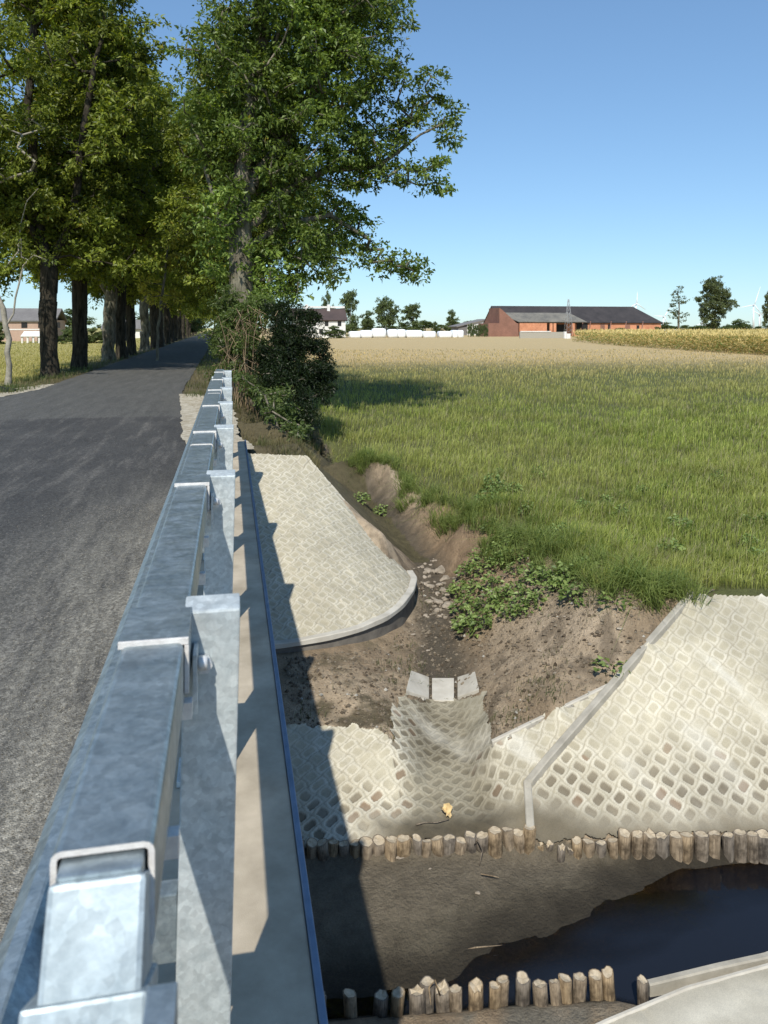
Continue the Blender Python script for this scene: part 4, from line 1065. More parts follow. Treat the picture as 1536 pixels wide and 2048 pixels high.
# ------------------------------------------------------------------ grass
def blades(name, P, hgt, wid, colr, lean=.35, mat='grass', kind='stuff'):
    n = len(P); az = rng.random(n) * 6.283
    f_ = np.stack([np.cos(az), np.sin(az), np.zeros(n)], 1); s_ = np.stack([-np.sin(az + .6), np.cos(az + .6), np.zeros(n)], 1)
    ln = (np.abs(rng.normal(0, lean, n)) + .1)[:, None]
    up = np.array([0, 0, 1.])
    b0 = P - s_ * wid[:, None] * .5; b1 = P + s_ * wid[:, None] * .5
    m = P + up * (hgt * .6)[:, None] + f_ * ln * (hgt * .28)[:, None]
    m0 = m - s_ * wid[:, None] * .42; m1 = m + s_ * wid[:, None] * .42
    t = P + up * (hgt * (1 - .3 * ln[:, 0]))[:, None] + f_ * ln * (hgt * .95)[:, None]
    V = np.stack([b0, b1, m1, m0, t + s_ * wid[:, None] * .06, t - s_ * wid[:, None] * .06], 1).reshape(-1, 3)
    k = np.arange(n) * 6
    F = np.concatenate([np.stack([k, k+1, k+2, k+3], 1), np.stack([k+3, k+2, k+4, k+5], 1)])
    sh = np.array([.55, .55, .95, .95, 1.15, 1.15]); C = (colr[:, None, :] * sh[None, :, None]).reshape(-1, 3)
    o = link(name, npmesh(name, V, F, np.clip(C, .005, .9), smooth=False), M[mat]); tag(o, kind=kind); return o
def scatter_view(n, px0, px1, py0, py1, z, gam=1.0):
    """spread over the ground with density falling off with distance"""
    a = rng.uniform(px0, px1, n); b = py0 + (py1 - py0) * rng.random(n) ** gam
    u = (a - 768) / FPX; v = (HZ - b) / FPX
    d = np.stack([FW[i] + u * RT[i] + v * UP[i] for i in range(3)], 1); t = (z - CAMZ) / d[:, 2]
    return d[:, 0] * t, d[:, 1] * t
fieldpoly = [(p[0] + .02, p[1] - .03) for p in CR] + [(1.9, 16.6), (2.6, 22), (2.6, 30), (2, 50), (1, 100), (0, 130), (200, 130), (200, 6.6), RT2[:2], (RT1[0], RT1[1] + .12), (RT0[0] + .05, RT0[1] + .12)]
x, y = scatter_view(420000, -150, 2100, 700, 1215, -.9)
k = inpoly(x, y, fieldpoly); x, y = x[k], y[k]
nn = fbm(x * .5, y * .5, 5, 4); k = (rng.random(len(x)) < .55 + .6 * nn + .25 * (distline(x, y, CR) > .5)); x, y, nn = x[k], y[k], nn[k]
D_ = np.hypot(x, y); hh = (.15 + .085 * rng.random(len(x))) * (1 + .45 * nn) * np.where(distline(x, y, CR) < .4, .75, 1)
hh *= np.where(y > 45, .75, 1)
tuft = fbm(x * 2.6, y * 2.6, 77, 3); hh *= 1 + .5 * tuft
t1 = rng.random(len(x))[:, None]; C = np.array((.135, .190, .032)) * (1 - t1) + np.array((.42, .45, .12)) * t1
patch = sstep(-.15, .4, fbm(x * .22, y * .5, 15, 4) + .12)[:, None]; C = C * (1 + .5 * fbm(x * .9, y * 1.6, 16, 4)[:, None]); C = C * (1 - patch * .4) + np.array((.40, .39, .13)) * patch * .4
ff = sstep(20, 62, y + x * .12 + 6 * nn)[:, None]; C = C * (1 - ff) + np.array((.66, .51, .25)) * (.8 + .4 * t1) * ff
hd = (rng.random(len(x)) < .10 + .12 * ff[:, 0]); C[hd] = np.array((.30, .27, .15)) * (.8 + .4 * rng.random((hd.sum(), 1))); hh[hd] *= 1.25
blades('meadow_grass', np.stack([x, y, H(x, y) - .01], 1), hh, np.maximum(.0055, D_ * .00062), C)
# rough grass on verges
x, y = scatter_view(150000, -200, 640, 664, 960, -.1)
rxx, lxx = roadx(y)
onv = ((x > rxx + .04) & (x < rxx + 4.5) & (y > 10.7) & ~inpoly(x, y, fieldpoly) & ~((x < rxx + .95) & (y < 18.6))) | ((x < lxx - .1) & (x > lxx - 2.2) & (y > 20.5)) | ((x < lxx - 2.6) & (y > 12) & (y < 25))
onv &= ~((x < .5) & (y < 10.6)) & (y < 200) & ~inpoly(x, y, [(.0, 10.6), (CB[0] + .1, CB[1] + .05), (2.35, 9.6), (.0, 7.3)])
x, y = x[onv], y[onv]; nn = fbm(x * 1.2, y * 1.2, 25, 3); k = rng.random(len(x)) < .5 + .8 * nn; x, y, nn = x[k], y[k], nn[k]
t1 = rng.random(len(x))[:, None]; dry = sstep(-.3, .3, nn)[:, None]
C = (np.array((.05, .08, .02)) * (1 - t1) + np.array((.12, .15, .05)) * t1) * dry + np.array((.22, .18, .09)) * (.6 + .6 * t1) * (1 - dry)
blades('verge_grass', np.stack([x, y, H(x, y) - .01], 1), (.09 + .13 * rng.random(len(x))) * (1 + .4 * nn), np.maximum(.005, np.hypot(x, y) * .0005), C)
# stubble on the left field
x, y = scatter_view(60000, -200, 420, 661, 775, ZL); k = (x < roadx(y)[1] - 2.0) & (y < 200) & (y > 18); x, y = x[k], y[k]
rowk = (np.sin((y * .95 + x * .25) * 4.2) > -.2) | (rng.random(len(x)) < .35); x, y = x[rowk], y[rowk]
t1 = rng.random(len(x))[:, None]; C = np.array((.28, .28, .08)) * (1 - t1) + np.array((.55, .48, .20)) * t1
blades('field_stubble', np.stack([x, y, H(x, y) - .01], 1), .08 + .09 * rng.random(len(x)), np.maximum(.008, np.hypot(x, y) * .0006), C)
# sparse grass on bare banks
x, y = scatter_view(26000, 560, 1400, 900, 1460, -1.4)
k = ~inpoly(x, y, fieldpoly) & ~inpoly(x, y, slabR) & ~inpoly(x, y, gut) & (y > 5.9); x, y = x[k], y[k]
hz = H(x, y); cl = fbm(x * 1.6, y * 1.6, 99, 4)
ncr = distline(x, y, CR)
k = (rng.random(len(x)) < sstep(.18, .5, cl) * .5 + sstep(.28, .02, ncr) * .9) & ~inpoly(x, y, [(p[0], p[1] - .12) for p in rim] + [(CB[0] + .1, CB[1]), (-.5, 10.6)]); x, y = x[k], y[k]
t1 = rng.random(len(x))[:, None]; C = np.array((.045, .075, .02)) * (1 - t1) + np.array((.15, .17, .06)) * t1
blades('bank_grass', np.stack([x, y, H(x, y) - .008], 1), .04 + .12 * rng.random(len(x)) * sstep(.6, .1, ncr[k]) + .03, np.full(len(x), .005), C, .6)
# overhanging clumps on the crest : individual tussocks
def tussock(seed, n_=90, h=.3):
    P = rng.normal(0, .06, (n_, 3)); P[:, 2] = 0
    t1 = rng.random(n_)[:, None]; C = np.array((.09, .14, .028)) * (1 - t1) + np.array((.27, .32, .09)) * t1
    o = blades('tuss', P, h * (.6 + .6 * rng.random(n_)), np.full(n_, .007), C, .95); me = o.data; bpy.data.objects.remove(o); return me
TM = [tussock(i) for i in range(4)]
r_ = random.Random(12)
for i in range(120):
    j = r_.random() * (len(CR) - 2); a = int(j); p = lerp3(CR[a], CR[a+1], j - a)
    x_ = p[0] + r_.gauss(.05, .14); y_ = p[1] + r_.gauss(0, .1)
    o = link('grass_tussock', TM[i % 4]); o.location = (x_, y_, float(H(x_, y_)) - .01); o.rotation_euler = (r_.uniform(-.1, .3), r_.uniform(-.5, .1), r_.uniform(0, 6.28)); s_ = r_.uniform(.5, 1.05); o.scale = (s_, s_, s_)
    tag(o, 'green grass tussock on the broken crest of the ditch bank', 'grass tussock', 'tussocks along the crest of the bank')
# broad leaved weeds
def weed(seed, n_=110, h=.22, rad=.16, sz=.055):
    a = rng.random(n_) * 6.283; q = rng.random(n_) ** .6 * rad; z = h * (1 - (q / rad) ** 2 * .6) * (.35 + .65 * rng.random(n_))
    P = np.stack([q * np.cos(a), q * np.sin(a), z], 1); D = unit(np.stack([np.cos(a), np.sin(a), rng.normal(.1, .3, n_)], 1) + rng.normal(0, .5, (n_, 3)) * [1, 1, .3]); N = unit(rdir(n_, 2.2))
    t1 = rng.random(n_)[:, None]; C = np.array((.10, .155, .04)) * (1 - t1) + np.array((.29, .37, .12)) * t1
    L = sz * (.6 + .8 * rng.random(n_)); V, F, CC = quads(P, D, N, L, L * .7, C, .2)
    # stalks
    m = 22; b = rng.integers(0, n_, m); S0 = np.zeros((m, 3)); S0[:, :2] = P[b, :2] * .2; T = P[b]
    w_ = np.array([.003, 0, 0]); V2 = np.stack([S0 - w_, S0 + w_, T + w_, T - w_], 1).reshape(-1, 3); F2 = np.arange(m * 4).reshape(m, 4) + len(V)
    me = npmesh('weed', np.concatenate([V, V2]), np.concatenate([F, F2]), np.concatenate([CC, np.full((m * 4, 3), .06)]), smooth=False); me.materials.append(M['weed']); return me
WM = [weed(i) for i in range(4)]; WS = [weed(9, 40, .10, .12, .05)]
wp = [(930,1240,-1.75),(955,1250,-1.72),(985,1250,-1.65),(920,1205,-1.75),(950,1205,-1.65),(985,1200,-1.52),(1010,1215,-1.45),(1020,1240,-1.45),(935,1170,-1.62),(965,1165,-1.5),(1000,1160,-1.4),(1030,1165,-1.3),(1050,1200,-1.25),
      (960,1130,-1.4),(995,1125,-1.3),(1020,1130,-1.2),(1005,1095,-1.2),(980,1085,-1.25),(1045,1215,-1.25),(1075,1195,-1.15),(1110,1175,-1.05),(1090,1160,-1.05),(925,1268,-1.8),(945,1280,-1.77),(970,1275,-1.7),(1035,1190,-1.3),(1130,1150,-.95),(1170,1140,-.95),(1070,1145,-1.05),(1000,1235,-1.55),(1060,1100,-.95),(1030,1085,-1.0),(985,985,-.9),(975,1000,-.9),(1150,1190,-1.0)]
for i, q in enumerate(wp):
    p = site(*q); o = link('weed_plant', WM[i % 4]); o.location = (p[0], p[1], float(H(p[0], p[1])) - .02); o.rotation_euler = (0, 0, r_.uniform(0, 6)); s_ = r_.uniform(.65, 1.1); o.scale = (s_, s_, s_)
    if i in (32, 33): tag(o, 'tall dark green weed clump standing out in the meadow edge above the brown bank', 'weed', 'dark weeds on the meadow edge'); o.scale = (1.0, 1.0, 1.4)
    else: tag(o, 'leafy green weed growing on the ditch bank right of the stones', 'weed', 'leafy weeds on the ditch bank')
for i, (q, lb) in enumerate((((1232,1225,-1.05), 'small low weed on the bare soil just below the meadow edge'), ((1225,1315,-1.25), 'small low weed in the middle of the bare right bank'), ((765,1030,-1.5), 'grassy tuft in the upper ditch beside the paved cone'), ((722,1035,-1.5), 'low green tuft touching the paved cone edge'))):
    p = site(*q); o = link('weed_plant', WS[0] if i < 2 else WM[2]); o.location = (p[0], p[1], float(H(p[0], p[1])) - .01); s_ = 1.3 if i < 2 else 1.0; o.scale = (s_, s_, s_ * .8); tag(o, lb, 'weed')

for i in range(34):
    x_ = r_.uniform(3.2, 9); y_ = r_.uniform(6.8, 13)
    if not inpoly(np.array([x_]), np.array([y_]), fieldpoly)[0]: continue
    o = link('weed_plant', WM[i % 4]); o.location = (x_, y_, float(H(x_, y_)) - .02); o.rotation_euler = (0, 0, r_.uniform(0, 6)); s_ = r_.uniform(.5, .95); o.scale = (s_, s_, s_ * 1.25)
    tag(o, 'broad leaved weed growing up among the meadow grass', 'weed', 'weeds among the meadow grass')
# ------------------------------------------------------------------ stones, twig, litter
def stonemesh(seed):
    bm = bmesh.new(); bmesh.ops.create_icosphere(bm, subdivisions=2, radius=1); r2 = random.Random(seed); a, b, c_ = r2.uniform(.7, 1.2), r2.uniform(.6, 1), r2.uniform(.35, .6)
    for v in bm.verts:
        n_ = 1 + .25 * math.sin(v.co.x * 3 + seed) * math.cos(v.co.y * 4 + seed * 2) + r2.uniform(-.06, .06); v.co = Vector((v.co.x * a, v.co.y * b, v.co.z * c_)) * n_
    me = bpy.data.meshes.new('stone'); bm.to_mesh(me); bm.free(); me.materials.append(M['stone']); return me
SM = [stonemesh(i) for i in range(5)]
dl = [(862,1150),(850,1175),(868,1195),(880,1225),(886,1250),(872,1180),(900,1275)]
for i in range(64):
    t = r_.random() * 6; a = int(t); q = t - a; px = dl[a][0] * (1 - q) + dl[min(a+1, 6)][0] * q + r_.gauss(0, 14); py = dl[a][1] * (1 - q) + dl[min(a+1, 6)][1] * q + r_.gauss(0, 8)
    p = site(px, py, -1.84); o = link('stone', SM[i % 5]); s_ = r_.uniform(.012, .045) if i % 6 else r_.uniform(.05, .085)
    o.location = (p[0], p[1], float(H(p[0], p[1])) + s_ * .12); o.rotation_euler = (r_.uniform(-.3, .3), r_.uniform(-.3, .3), r_.uniform(0, 6)); o.scale = (s_, s_, s_)
    tag(o, 'pale stone lying in the wet bottom of the ditch', 'stone', 'stones in the ditch bottom')
for i, (a, b, z) in enumerate(((856,1308,-1.88),(845,1303,-1.87),(1130,1240,-1.2),(1125,1258,-1.2),(1300,1262,-1.1),(1215,1300,-1.2),(1080,1300,-1.4),(800,1748,-2.29),(955,1832,-2.35),(860,1780,-2.33),(826,1274,-1.8),(1180,1280,-1.2),(1240,1255,-1.1),(1140,1330,-1.35),(1110,1350,-1.42),(1060,1390,-1.55))):
    p = site(a, b, z); o = link('stone', SM[i % 5]); s_ = r_.uniform(.010, .02); o.location = (p[0], p[1], float(H(p[0], p[1])) + .005); o.scale = (s_ * 1.4, s_, s_)
    tag(o, 'small white pebble on bare soil or mud', 'pebble', 'scattered white pebbles')
CRUMB = 1
n_ = 15000; x = rng.uniform(.5, 4.6, n_); y = rng.uniform(5.8, 9.7, n_); k = ~inpoly(x, y, slabR) & ~inpoly(x, y, gut) & ~inpoly(x, y, fieldpoly) & ~inpoly(x, y, [(p[0] + .05, p[1] - .15) for p in rim] + [(CB[0], CB[1]), (-.5, 10.6)])
x, y = x[k], y[k]; n_ = len(x); s_ = .005 + .022 * rng.random(n_) ** 4
octa = np.array([(1,0,0),(0,1,0),(-1,0,0),(0,-1,0),(0,0,.8),(0,0,-.8)]); of = np.array([(0,1,4),(1,2,4),(2,3,4),(3,0,4),(1,0,5),(2,1,5),(3,2,5),(0,3,5)])
V = (octa[None] * s_[:, None, None] * (.7 + .6 * rng.random((n_, 1, 3))) + np.stack([x, y, H(x, y) + s_ * .2], 1)[:, None]).reshape(-1, 3)
F = (of[None] + (np.arange(n_) * 6)[:, None, None]).reshape(-1, 3); t1 = rng.random(n_)[:, None]; C = np.array((.12, .09, .06)) * (1 - t1) + np.array((.36, .30, .22)) * t1
C[rng.random(n_) < .02] = (.6, .57, .5)
o = link('soil_crumbs', npmesh('soil_crumbs', V, F, np.repeat(C, 6, 0), smooth=False), M['ground']); tag(o, kind='stuff')
# grit along the asphalt edge
n_ = 16000; y = rng.uniform(.6, 7.5, n_) ; x = -.42 - np.abs(rng.normal(0, .55, n_)); s_ = .0015 + .0028 * rng.random(n_) ** 2
V = (octa[None] * s_[:, None, None] + np.stack([x, y, .004 + s_ * .4], 1)[:, None]).reshape(-1, 3)
F = (of[None] + (np.arange(n_) * 6)[:, None, None]).reshape(-1, 3); t1 = rng.random(n_)[:, None]; C = np.array((.12, .11, .09)) * (1 - t1) + np.array((.50, .46, .38)) * t1
o = link('road_grit', npmesh('road_grit', V, F, np.repeat(C, 6, 0), smooth=False), M['ground']); tag(o, kind='stuff')
# twig with a curled dead leaf on the gutter
tp = [site(832, 1648, -2.05), site(850, 1638, -2.03), site(872, 1632, -2.01), site(898, 1622, -1.99)]
e = empty('fallen_twig', tp[0], 'thin bent twig with one curled yellow dead leaf lying on the gutter', 'twig')
loc = [(p[0] - tp[0][0], p[1] - tp[0][1], float(H(p[0], p[1])) + .045 - tp[0][2]) for p in tp]
MB().tube(loc, [.006, .004, .004, .003], 6).build('stalk', M['wood'], e)
lm = MB(); c0 = Vector(loc[-1])
V = []; nL = 9
for i in range(nL):
    t = i / (nL - 1)
    for j in range(5):
        s = (j - 2) / 2 * math.sin(math.pi * (t * .85 + .1)) * .042; V.append((c0.x + s + .008 * math.sin(i * 2.1), c0.y + .02 + t * .10 + .006 * math.sin(j * 3 + i), c0.z + .018 * math.sin(t * 5 + j) + .03 * abs(s) / .04 + .03 * t))
F = [(i*5+j, i*5+j+1, (i+1)*5+j+1, (i+1)*5+j) for i in range(nL-1) for j in range(4)]
link('dead_leaf', npmesh('dead_leaf', V, F), simple('dead_leaf', (.48, .33, .14), (.72, .56, .30), 30, .7), e)
# twigs caught around piles and on the mud
for pts_, lb in ((((880,1990,-2.1),(870,1960,-2.0),(858,1975,-2.08),(862,2010,-2.12)), 'thin root looped around the thick split pile in the near row'),
                 (((962,1748,-2.17),(985,1752,-2.17),(998,1755,-2.17)), 'short dark stick on the mud right below the far piles'),
                 (((905,1907,-2.252),(950,1895,-2.24),(1010,1890,-2.253)), 'dark stick half sunk at the water edge'),
                 (((958,1735,-2.2),(965,1700,-2.1),(955,1680,-2.06),(948,1690,-2.1)), 'pale bent root between the far row piles')):
    MBx = MB(); MBx.tube([site(*q) for q in pts_], [.005] * (len(pts_) - 1) + [.002], 5); tag(MBx.build('stick', M['wood']), lb, 'stick')

# ------------------------------------------------------------------ maize field
def corn():
    e0 = [site(1143, 684, -.9), site(1250, 694, -.9), site(1400, 704, -.9), site(1545, 713, -.9), site(1900, 722, -.9)]
    poly = [p[:2] for p in e0] + [(190, 60), (400, 160), (300, 240), (120, 210), (80, 165)]
    n_ = 240000; a = rng.uniform(1120, 2000, n_); b = rng.uniform(663, 728, n_); u = (a - 768) / FPX; v = (HZ - b) / FPX
    d = np.stack([FW[i] + u * RT[i] + v * UP[i] for i in range(3)], 1); t = (-.9 - CAMZ) / d[:, 2]; x, y = d[:, 0] * t, d[:, 1] * t
    k = inpoly(x, y, poly); x, y = x[k], y[k]
    dn = distline(x, y, e0); k = (rng.random(len(x)) < np.where(dn < 6, 1, .5)); x, y, dn = x[k], y[k], dn[k]
    n_ = len(x); q = rng.random(n_) ; h = 1.75 + .2 * rng.random(n_) + .12 * fbm(x * .3, y * .3, 3)
    z = H(x, y) + h * q; az = rng.random(n_) * 6.283
    D = unit(np.stack([np.cos(az), np.sin(az), rng.normal(.5, .5, n_) + (q > .85) * 2.5], 1)); N = rdir(n_, .3)
    L = .30 + .3 * rng.random(n_); W_ = .045 + .0006 * np.hypot(x, y)
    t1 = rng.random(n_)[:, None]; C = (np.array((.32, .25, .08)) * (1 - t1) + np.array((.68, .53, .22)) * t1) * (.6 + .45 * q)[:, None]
    gr = rng.random(n_) < .22; C[gr] = np.array((.17, .22, .06)) * (.7 + .5 * rng.random((gr.sum(), 1))); tp_ = q > .85; C[tp_] = np.array((.62, .50, .22)) * (.8 + .5 * rng.random((tp_.sum(), 1)))
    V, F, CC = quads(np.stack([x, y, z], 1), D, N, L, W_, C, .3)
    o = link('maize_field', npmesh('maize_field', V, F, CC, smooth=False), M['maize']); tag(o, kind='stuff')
corn()

# ------------------------------------------------------------------ distant buildings
def building(name, dist, x0, x1, yb, label, cat='building'):
    """frame: origin at pixel x0 base, local x to pixel x1"""
    a = Vector(atd(x0, yb, dist)); b = Vector(atd(x1, yb, dist)); a.z = b.z = ZF
    e = empty(name, a, label, cat, rz=math.atan2(b.y - a.y, b.x - a.x)); return e, (b - a).length
SCL = lambda dist: dist / FPX * 1.045
def wallbox(e, nm, mat, x0, x1, y0, y1, z0, z1): return MB().box(x0, x1, y0, y1, z0, z1).build(nm, mat, e)
def gable(e, nm, mat, x0, x1, y0, y1, zE, zR, ov=.3, th=.25, hipR=0):
    ym = (y0 + y1) / 2; mb = MB()
    mb.face([(x0-ov, y0-ov, zE-.1), (x1+ov, y0-ov, zE-.1), (x1+ov-hipR, ym, zR), (x0-ov, ym, zR)])
    mb.face([(x0-ov, y1+ov, zE-.1), (x1+ov, y1+ov, zE-.1), (x1+ov-hipR, ym, zR), (x0-ov, ym, zR)])
    if hipR: mb.face([(x1+ov, y0-ov, zE-.1), (x1+ov, y1+ov, zE-.1), (x1+ov-hipR, ym, zR)])
    o = mb.build(nm, mat, e); so = o.modifiers.new('s', 'SOLIDIFY'); so.thickness = th; return o
def gwall(e, mat, x, y0, y1, zE, zR, nm='wall'): 
    ym = (y0 + y1) / 2
    return MB().hexa([(x, y0, 0), (x+.3, y0, 0), (x+.3, y1, 0), (x, y1, 0), (x, y0, zE), (x+.3, y0, zE), (x+.3, y1, zE), (x, y1, zE)]).face([(x, y0, zE), (x, y1, zE), (x, ym, zR)]).face([(x+.3, y0, zE), (x+.3, y1, zE), (x+.3, ym, zR)]).build(nm, mat, e)
# brick barn
D = 215; s = SCL(D)
e, L = building('brick_barn', D, 1000, 1322, 670, 'long red brick barn with a huge dark roof beyond the field', 'barn')
e.rotation_euler.z += 0
zE = (670 - 642) * s - .2; zR = (670 - 608) * s - .2
wallbox(e, 'wall', M['brick'], 0, L, 0, 14, 0, zE); gwall(e, M['brickdark'], -.3, 0, 14, zE, zR)
gable(e, 'roof', M['roofdark'], 0, L, 0, 14, zE, zR, .4, .3, hipR=6)
for a, b, z0_, z1_, m in ((1108,1142,0,24,'black'),(1090,1105,0,24,'black'),(1165,1190,2,26,'black'),(1218,1228,8,25,'brickdark'),(1235,1240,8,24,'black'),(1275,1285,8,24,'brickdark'),(1300,1306,8,22,'black')):
    nm = 'door' if z0_ < 3 else 'window'
    wallbox(e, nm, M[m], (a - 1000) * s, (b - 1000) * s, -.06, .1, z0_ * s + .01, z1_ * s)
# grey lean-to roof in front
wl = MB(); x0, x1 = (1003 - 1000) * s, (1172 - 1000) * s
wl.face([((1032-1000)*s, -3.2, (670-641)*s), ((1178-1000)*s, -3.2, (670-641)*s), ((1160-1000)*s, 3.6, (670-622)*s), ((1003-1000)*s, 3.6, (670-622)*s)])
o = wl.build('porch_roof', M['roofgrey'], e); o.modifiers.new('s', 'SOLIDIFY').thickness = .2
for px in (1060, 1098, 1106, 1146):
    wallbox(e, 'post', M['brick'], (px-1000)*s, (px-1000)*s + .8, -3.1, -2.4, 0, (670-644)*s)
wallbox(e, 'wall', M['brick'], (1034-1000)*s, (1092-1000)*s, -2.9, -2.5, 0, (670-643)*s)
for a in (1165, 1182, 1228, 1262, 1300):    # leaning beams
    MB().tube([((a-1000)*s, -2.6, 0), ((a-1000+14)*s, -.2, (670-640)*s)], .16, 5).build('prop', M['brickdark'], e)
# gabled annex to the left
D = 205; s = SCL(D)
e, L = building('brick_annex', D, 977, 1037, 671, 'small weathered brick gabled annex at the left end of the barn', 'building')
wallbox(e, 'wall', M['brickdark'], 0, L, 0, 9, 0, 27 * s); 
MB().hexa([((1000-977)*s, .02, 27*s), ((1037-977)*s, .02, 27*s), ((1037-977)*s, 8.9, 27*s), ((1000-977)*s, 8.9, 27*s), ((1000-977)*s, .02, 58*s), ((1006-977)*s, .02, 54*s), ((1006-977)*s, 8.9, 54*s), ((1000-977)*s, 8.9, 58*s)]).build('gable_wall', M['brickdark'], e)
# low wall and white post in front of barn
D = 170; s = SCL(D)
e, L = building('low_wall', D, 1040, 1128, 676, 'low grey concrete wall in front of the barn', 'wall'); wallbox(e, 'wall', M['greyconc'], 0, L, 0, .5, 0, 13 * s)
wallbox(e, 'coping', M['white'], 2*s, L*.7, -.1, .6, 13*s+.01, 15 * s)
e, L = building('gate_pillar', D-5, 1129, 1141, 677, 'white gate pillar at the right end of the low wall', 'pillar'); wallbox(e, 'shaft', M['white'], 0, L*.35, 0, .6, 0, 14 * s); wallbox(e, 'panel', M['white'], L*.4, L, 0, .3, 0, 10 * s)
# white house
D = 190; s = SCL(D)
e, L = building('white_house', D, 588, 691, 668, 'white two storey house with dark brown roof behind the big tree', 'house')
zE = 35 * s; zR = 57 * s
wallbox(e, 'wall', M['white'], 0, L, 0, 9, 0, zE); gable(e, 'roof', M['roofbrown'], 0, L, 0, 9, zE, zR, .5, .3); wallbox(e, 'ridge', M['white'], 20*s, L+.4, 4.2, 4.8, zR+.12, zR + .6)
for px in (612, 655): wallbox(e, 'chimney', M['white'], (px-588)*s, (px-588)*s + .7, 3.4, 4.1, zR-1.5, zR + 1.0)
for px in (600, 622, 647, 672): f = wallbox(e, 'window', M['black'], (px-588)*s, (px-588)*s + .9, -.05, .1, zE - 1.6, zE - .4)
for px in (604, 636, 664): wallbox(e, 'window', M['black'], (px-588)*s, (px-588)*s + 1.0, -.05, .1, 1.0, 2.2)
# metal shed and hedge
e, L = building('farm_shed', 240, 905, 972, 666, 'pale metal shed with a shallow sloping roof left of the hedge', 'shed'); s = SCL(240)
wallbox(e, 'wall', M['white'], (935-905)*s, L, 0, 10, 0, 22*s); wallbox(e, 'side_wall', M['rooflt'], 12*s, (935-905)*s, 0, 8, 0, 18*s)
MB().face([(8*s, -.5, 18*s), (L+.5, -.5, 33*s), (L+.5, 10.5, 33*s), (8*s, 10.5, 18*s)]).build('roof', M['rooflt'], e).modifiers.new('s', 'SOLIDIFY').thickness = .3
MB().face([((935-905)*s, -.02, 22*s), (L, -.02, 22*s), (L, -.02, 31*s)]).build('gable_wall', M['white'], e)
def crownmesh(nb, w, h, per, size, dk, lt, seed, base=.25, cr=.8):
    r2 = random.Random(seed); b_ = []
    for i in range(nb):
        t = r2.random(); z = h * (base + (1 - base) * t); q = w * .5 * math.sin(math.pi * (t * .8 + .15)) * r2.uniform(.2, .9); a = r2.uniform(0, 6.28); b_.append((q*math.cos(a), q*math.sin(a), z, w * r2.uniform(.13, .22)))
    return make_tree(b_, [[(0,0,-.3),(0,0,h*base),(w*.05,0,h*.6),(0,0,h*.85)], [(0,0,h*base),(-w*.15,0,h*.55)]], h * .022, seed, .9 * (8 / w), per, cr, size, dk, lt, 0, 5)
FT = [crownmesh(30, 10, 11, 90, .55, (.06,.088,.036), (.20,.25,.10), 500 + i, .12, 1.2) for i in range(3)]
TT = crownmesh(56, 14, 20, 100, .55, (.07,.09,.04), (.20,.23,.10), 600, .12, 1.25)
TS = crownmesh(16, 9, 18, 40, .5, (.07,.09,.045), (.21,.24,.11), 601, .3, 1.0)
def dtree(px, pyb, D_, hpx, wpx, me, label, group=None, href=11, wref=10):
    p = atd(px, pyb, D_); s = SCL(D_); e = place_tree('distant_tree', me[0], me[1], (p[0], D_, ZF), random.uniform(0, 6), 1, label, group)
    e.scale = (wpx * s / wref, wpx * s / wref, hpx * s / href)
dtree(772, 668, 260, 68, 52, FT[0], 'round tree directly behind the white bales, left of a similar one')
dtree(825, 668, 262, 54, 50, FT[1], 'round tree directly behind the white bales, right of a similar one')
dtree(903, 668, 280, 44, 30, FT[2], 'thin topped small tree above the right end of the bales')
dtree(700, 668, 270, 76, 44, FT[1], 'tall tree touching the right gable of the white house'); dtree(655, 668, 300, 74, 26, FT[2], 'tree top showing above the white house ridge')
dtree(737, 668, 270, 42, 36, FT[2], 'small dark tree between the white house and the round trees')
dtree(870, 668, 300, 22, 18, FT[2], 'tiny tree low on the horizon between the bales and shed')
dtree(1357, 668, 230, 98, 52, TS, 'tall sparse tree just right of the barn', None, 18, 9)
dtree(1428, 668, 225, 118, 78, TT, 'biggest dense tree right of the barn', None, 20, 14)
dtree(1540, 668, 240, 92, 34, TT, 'tree cut by the right edge of the picture', None, 20, 14)
for px, h_, w_ in ((1478, 32, 50), (1392, 20, 56), (1500, 14, 40), (1450, 16, 40), (668, 22, 40), (682, 14, 26), (1190, 14, 34), (1240, 16, 40), (1265, 12, 30), (1315, 18, 22)):
    dtree(px, 669, 200 if px > 1150 and px < 1320 else 215 if px > 1300 else 180, h_, w_, FT[px % 3], 'low bush in front of the distant farm buildings', 'low bushes near the farm')
r_ = random.Random(31)
for i in range(46):
    px = 560 + i * 24 + r_.uniform(-8, 8)
    dtree(px, 668, r_.uniform(420, 560), r_.uniform(8, 20), r_.uniform(26, 44), FT[i % 3], 'small tree of the far hedge line on the horizon', 'far hedge line')
for i in range(9):
    dtree(938 + i * 4.4, 669, 200, 23 + r_.uniform(-2, 2), 8, FT[i % 3], 'narrow green conifer of the clipped hedge beside the barn', 'conifers of the hedge beside the barn')
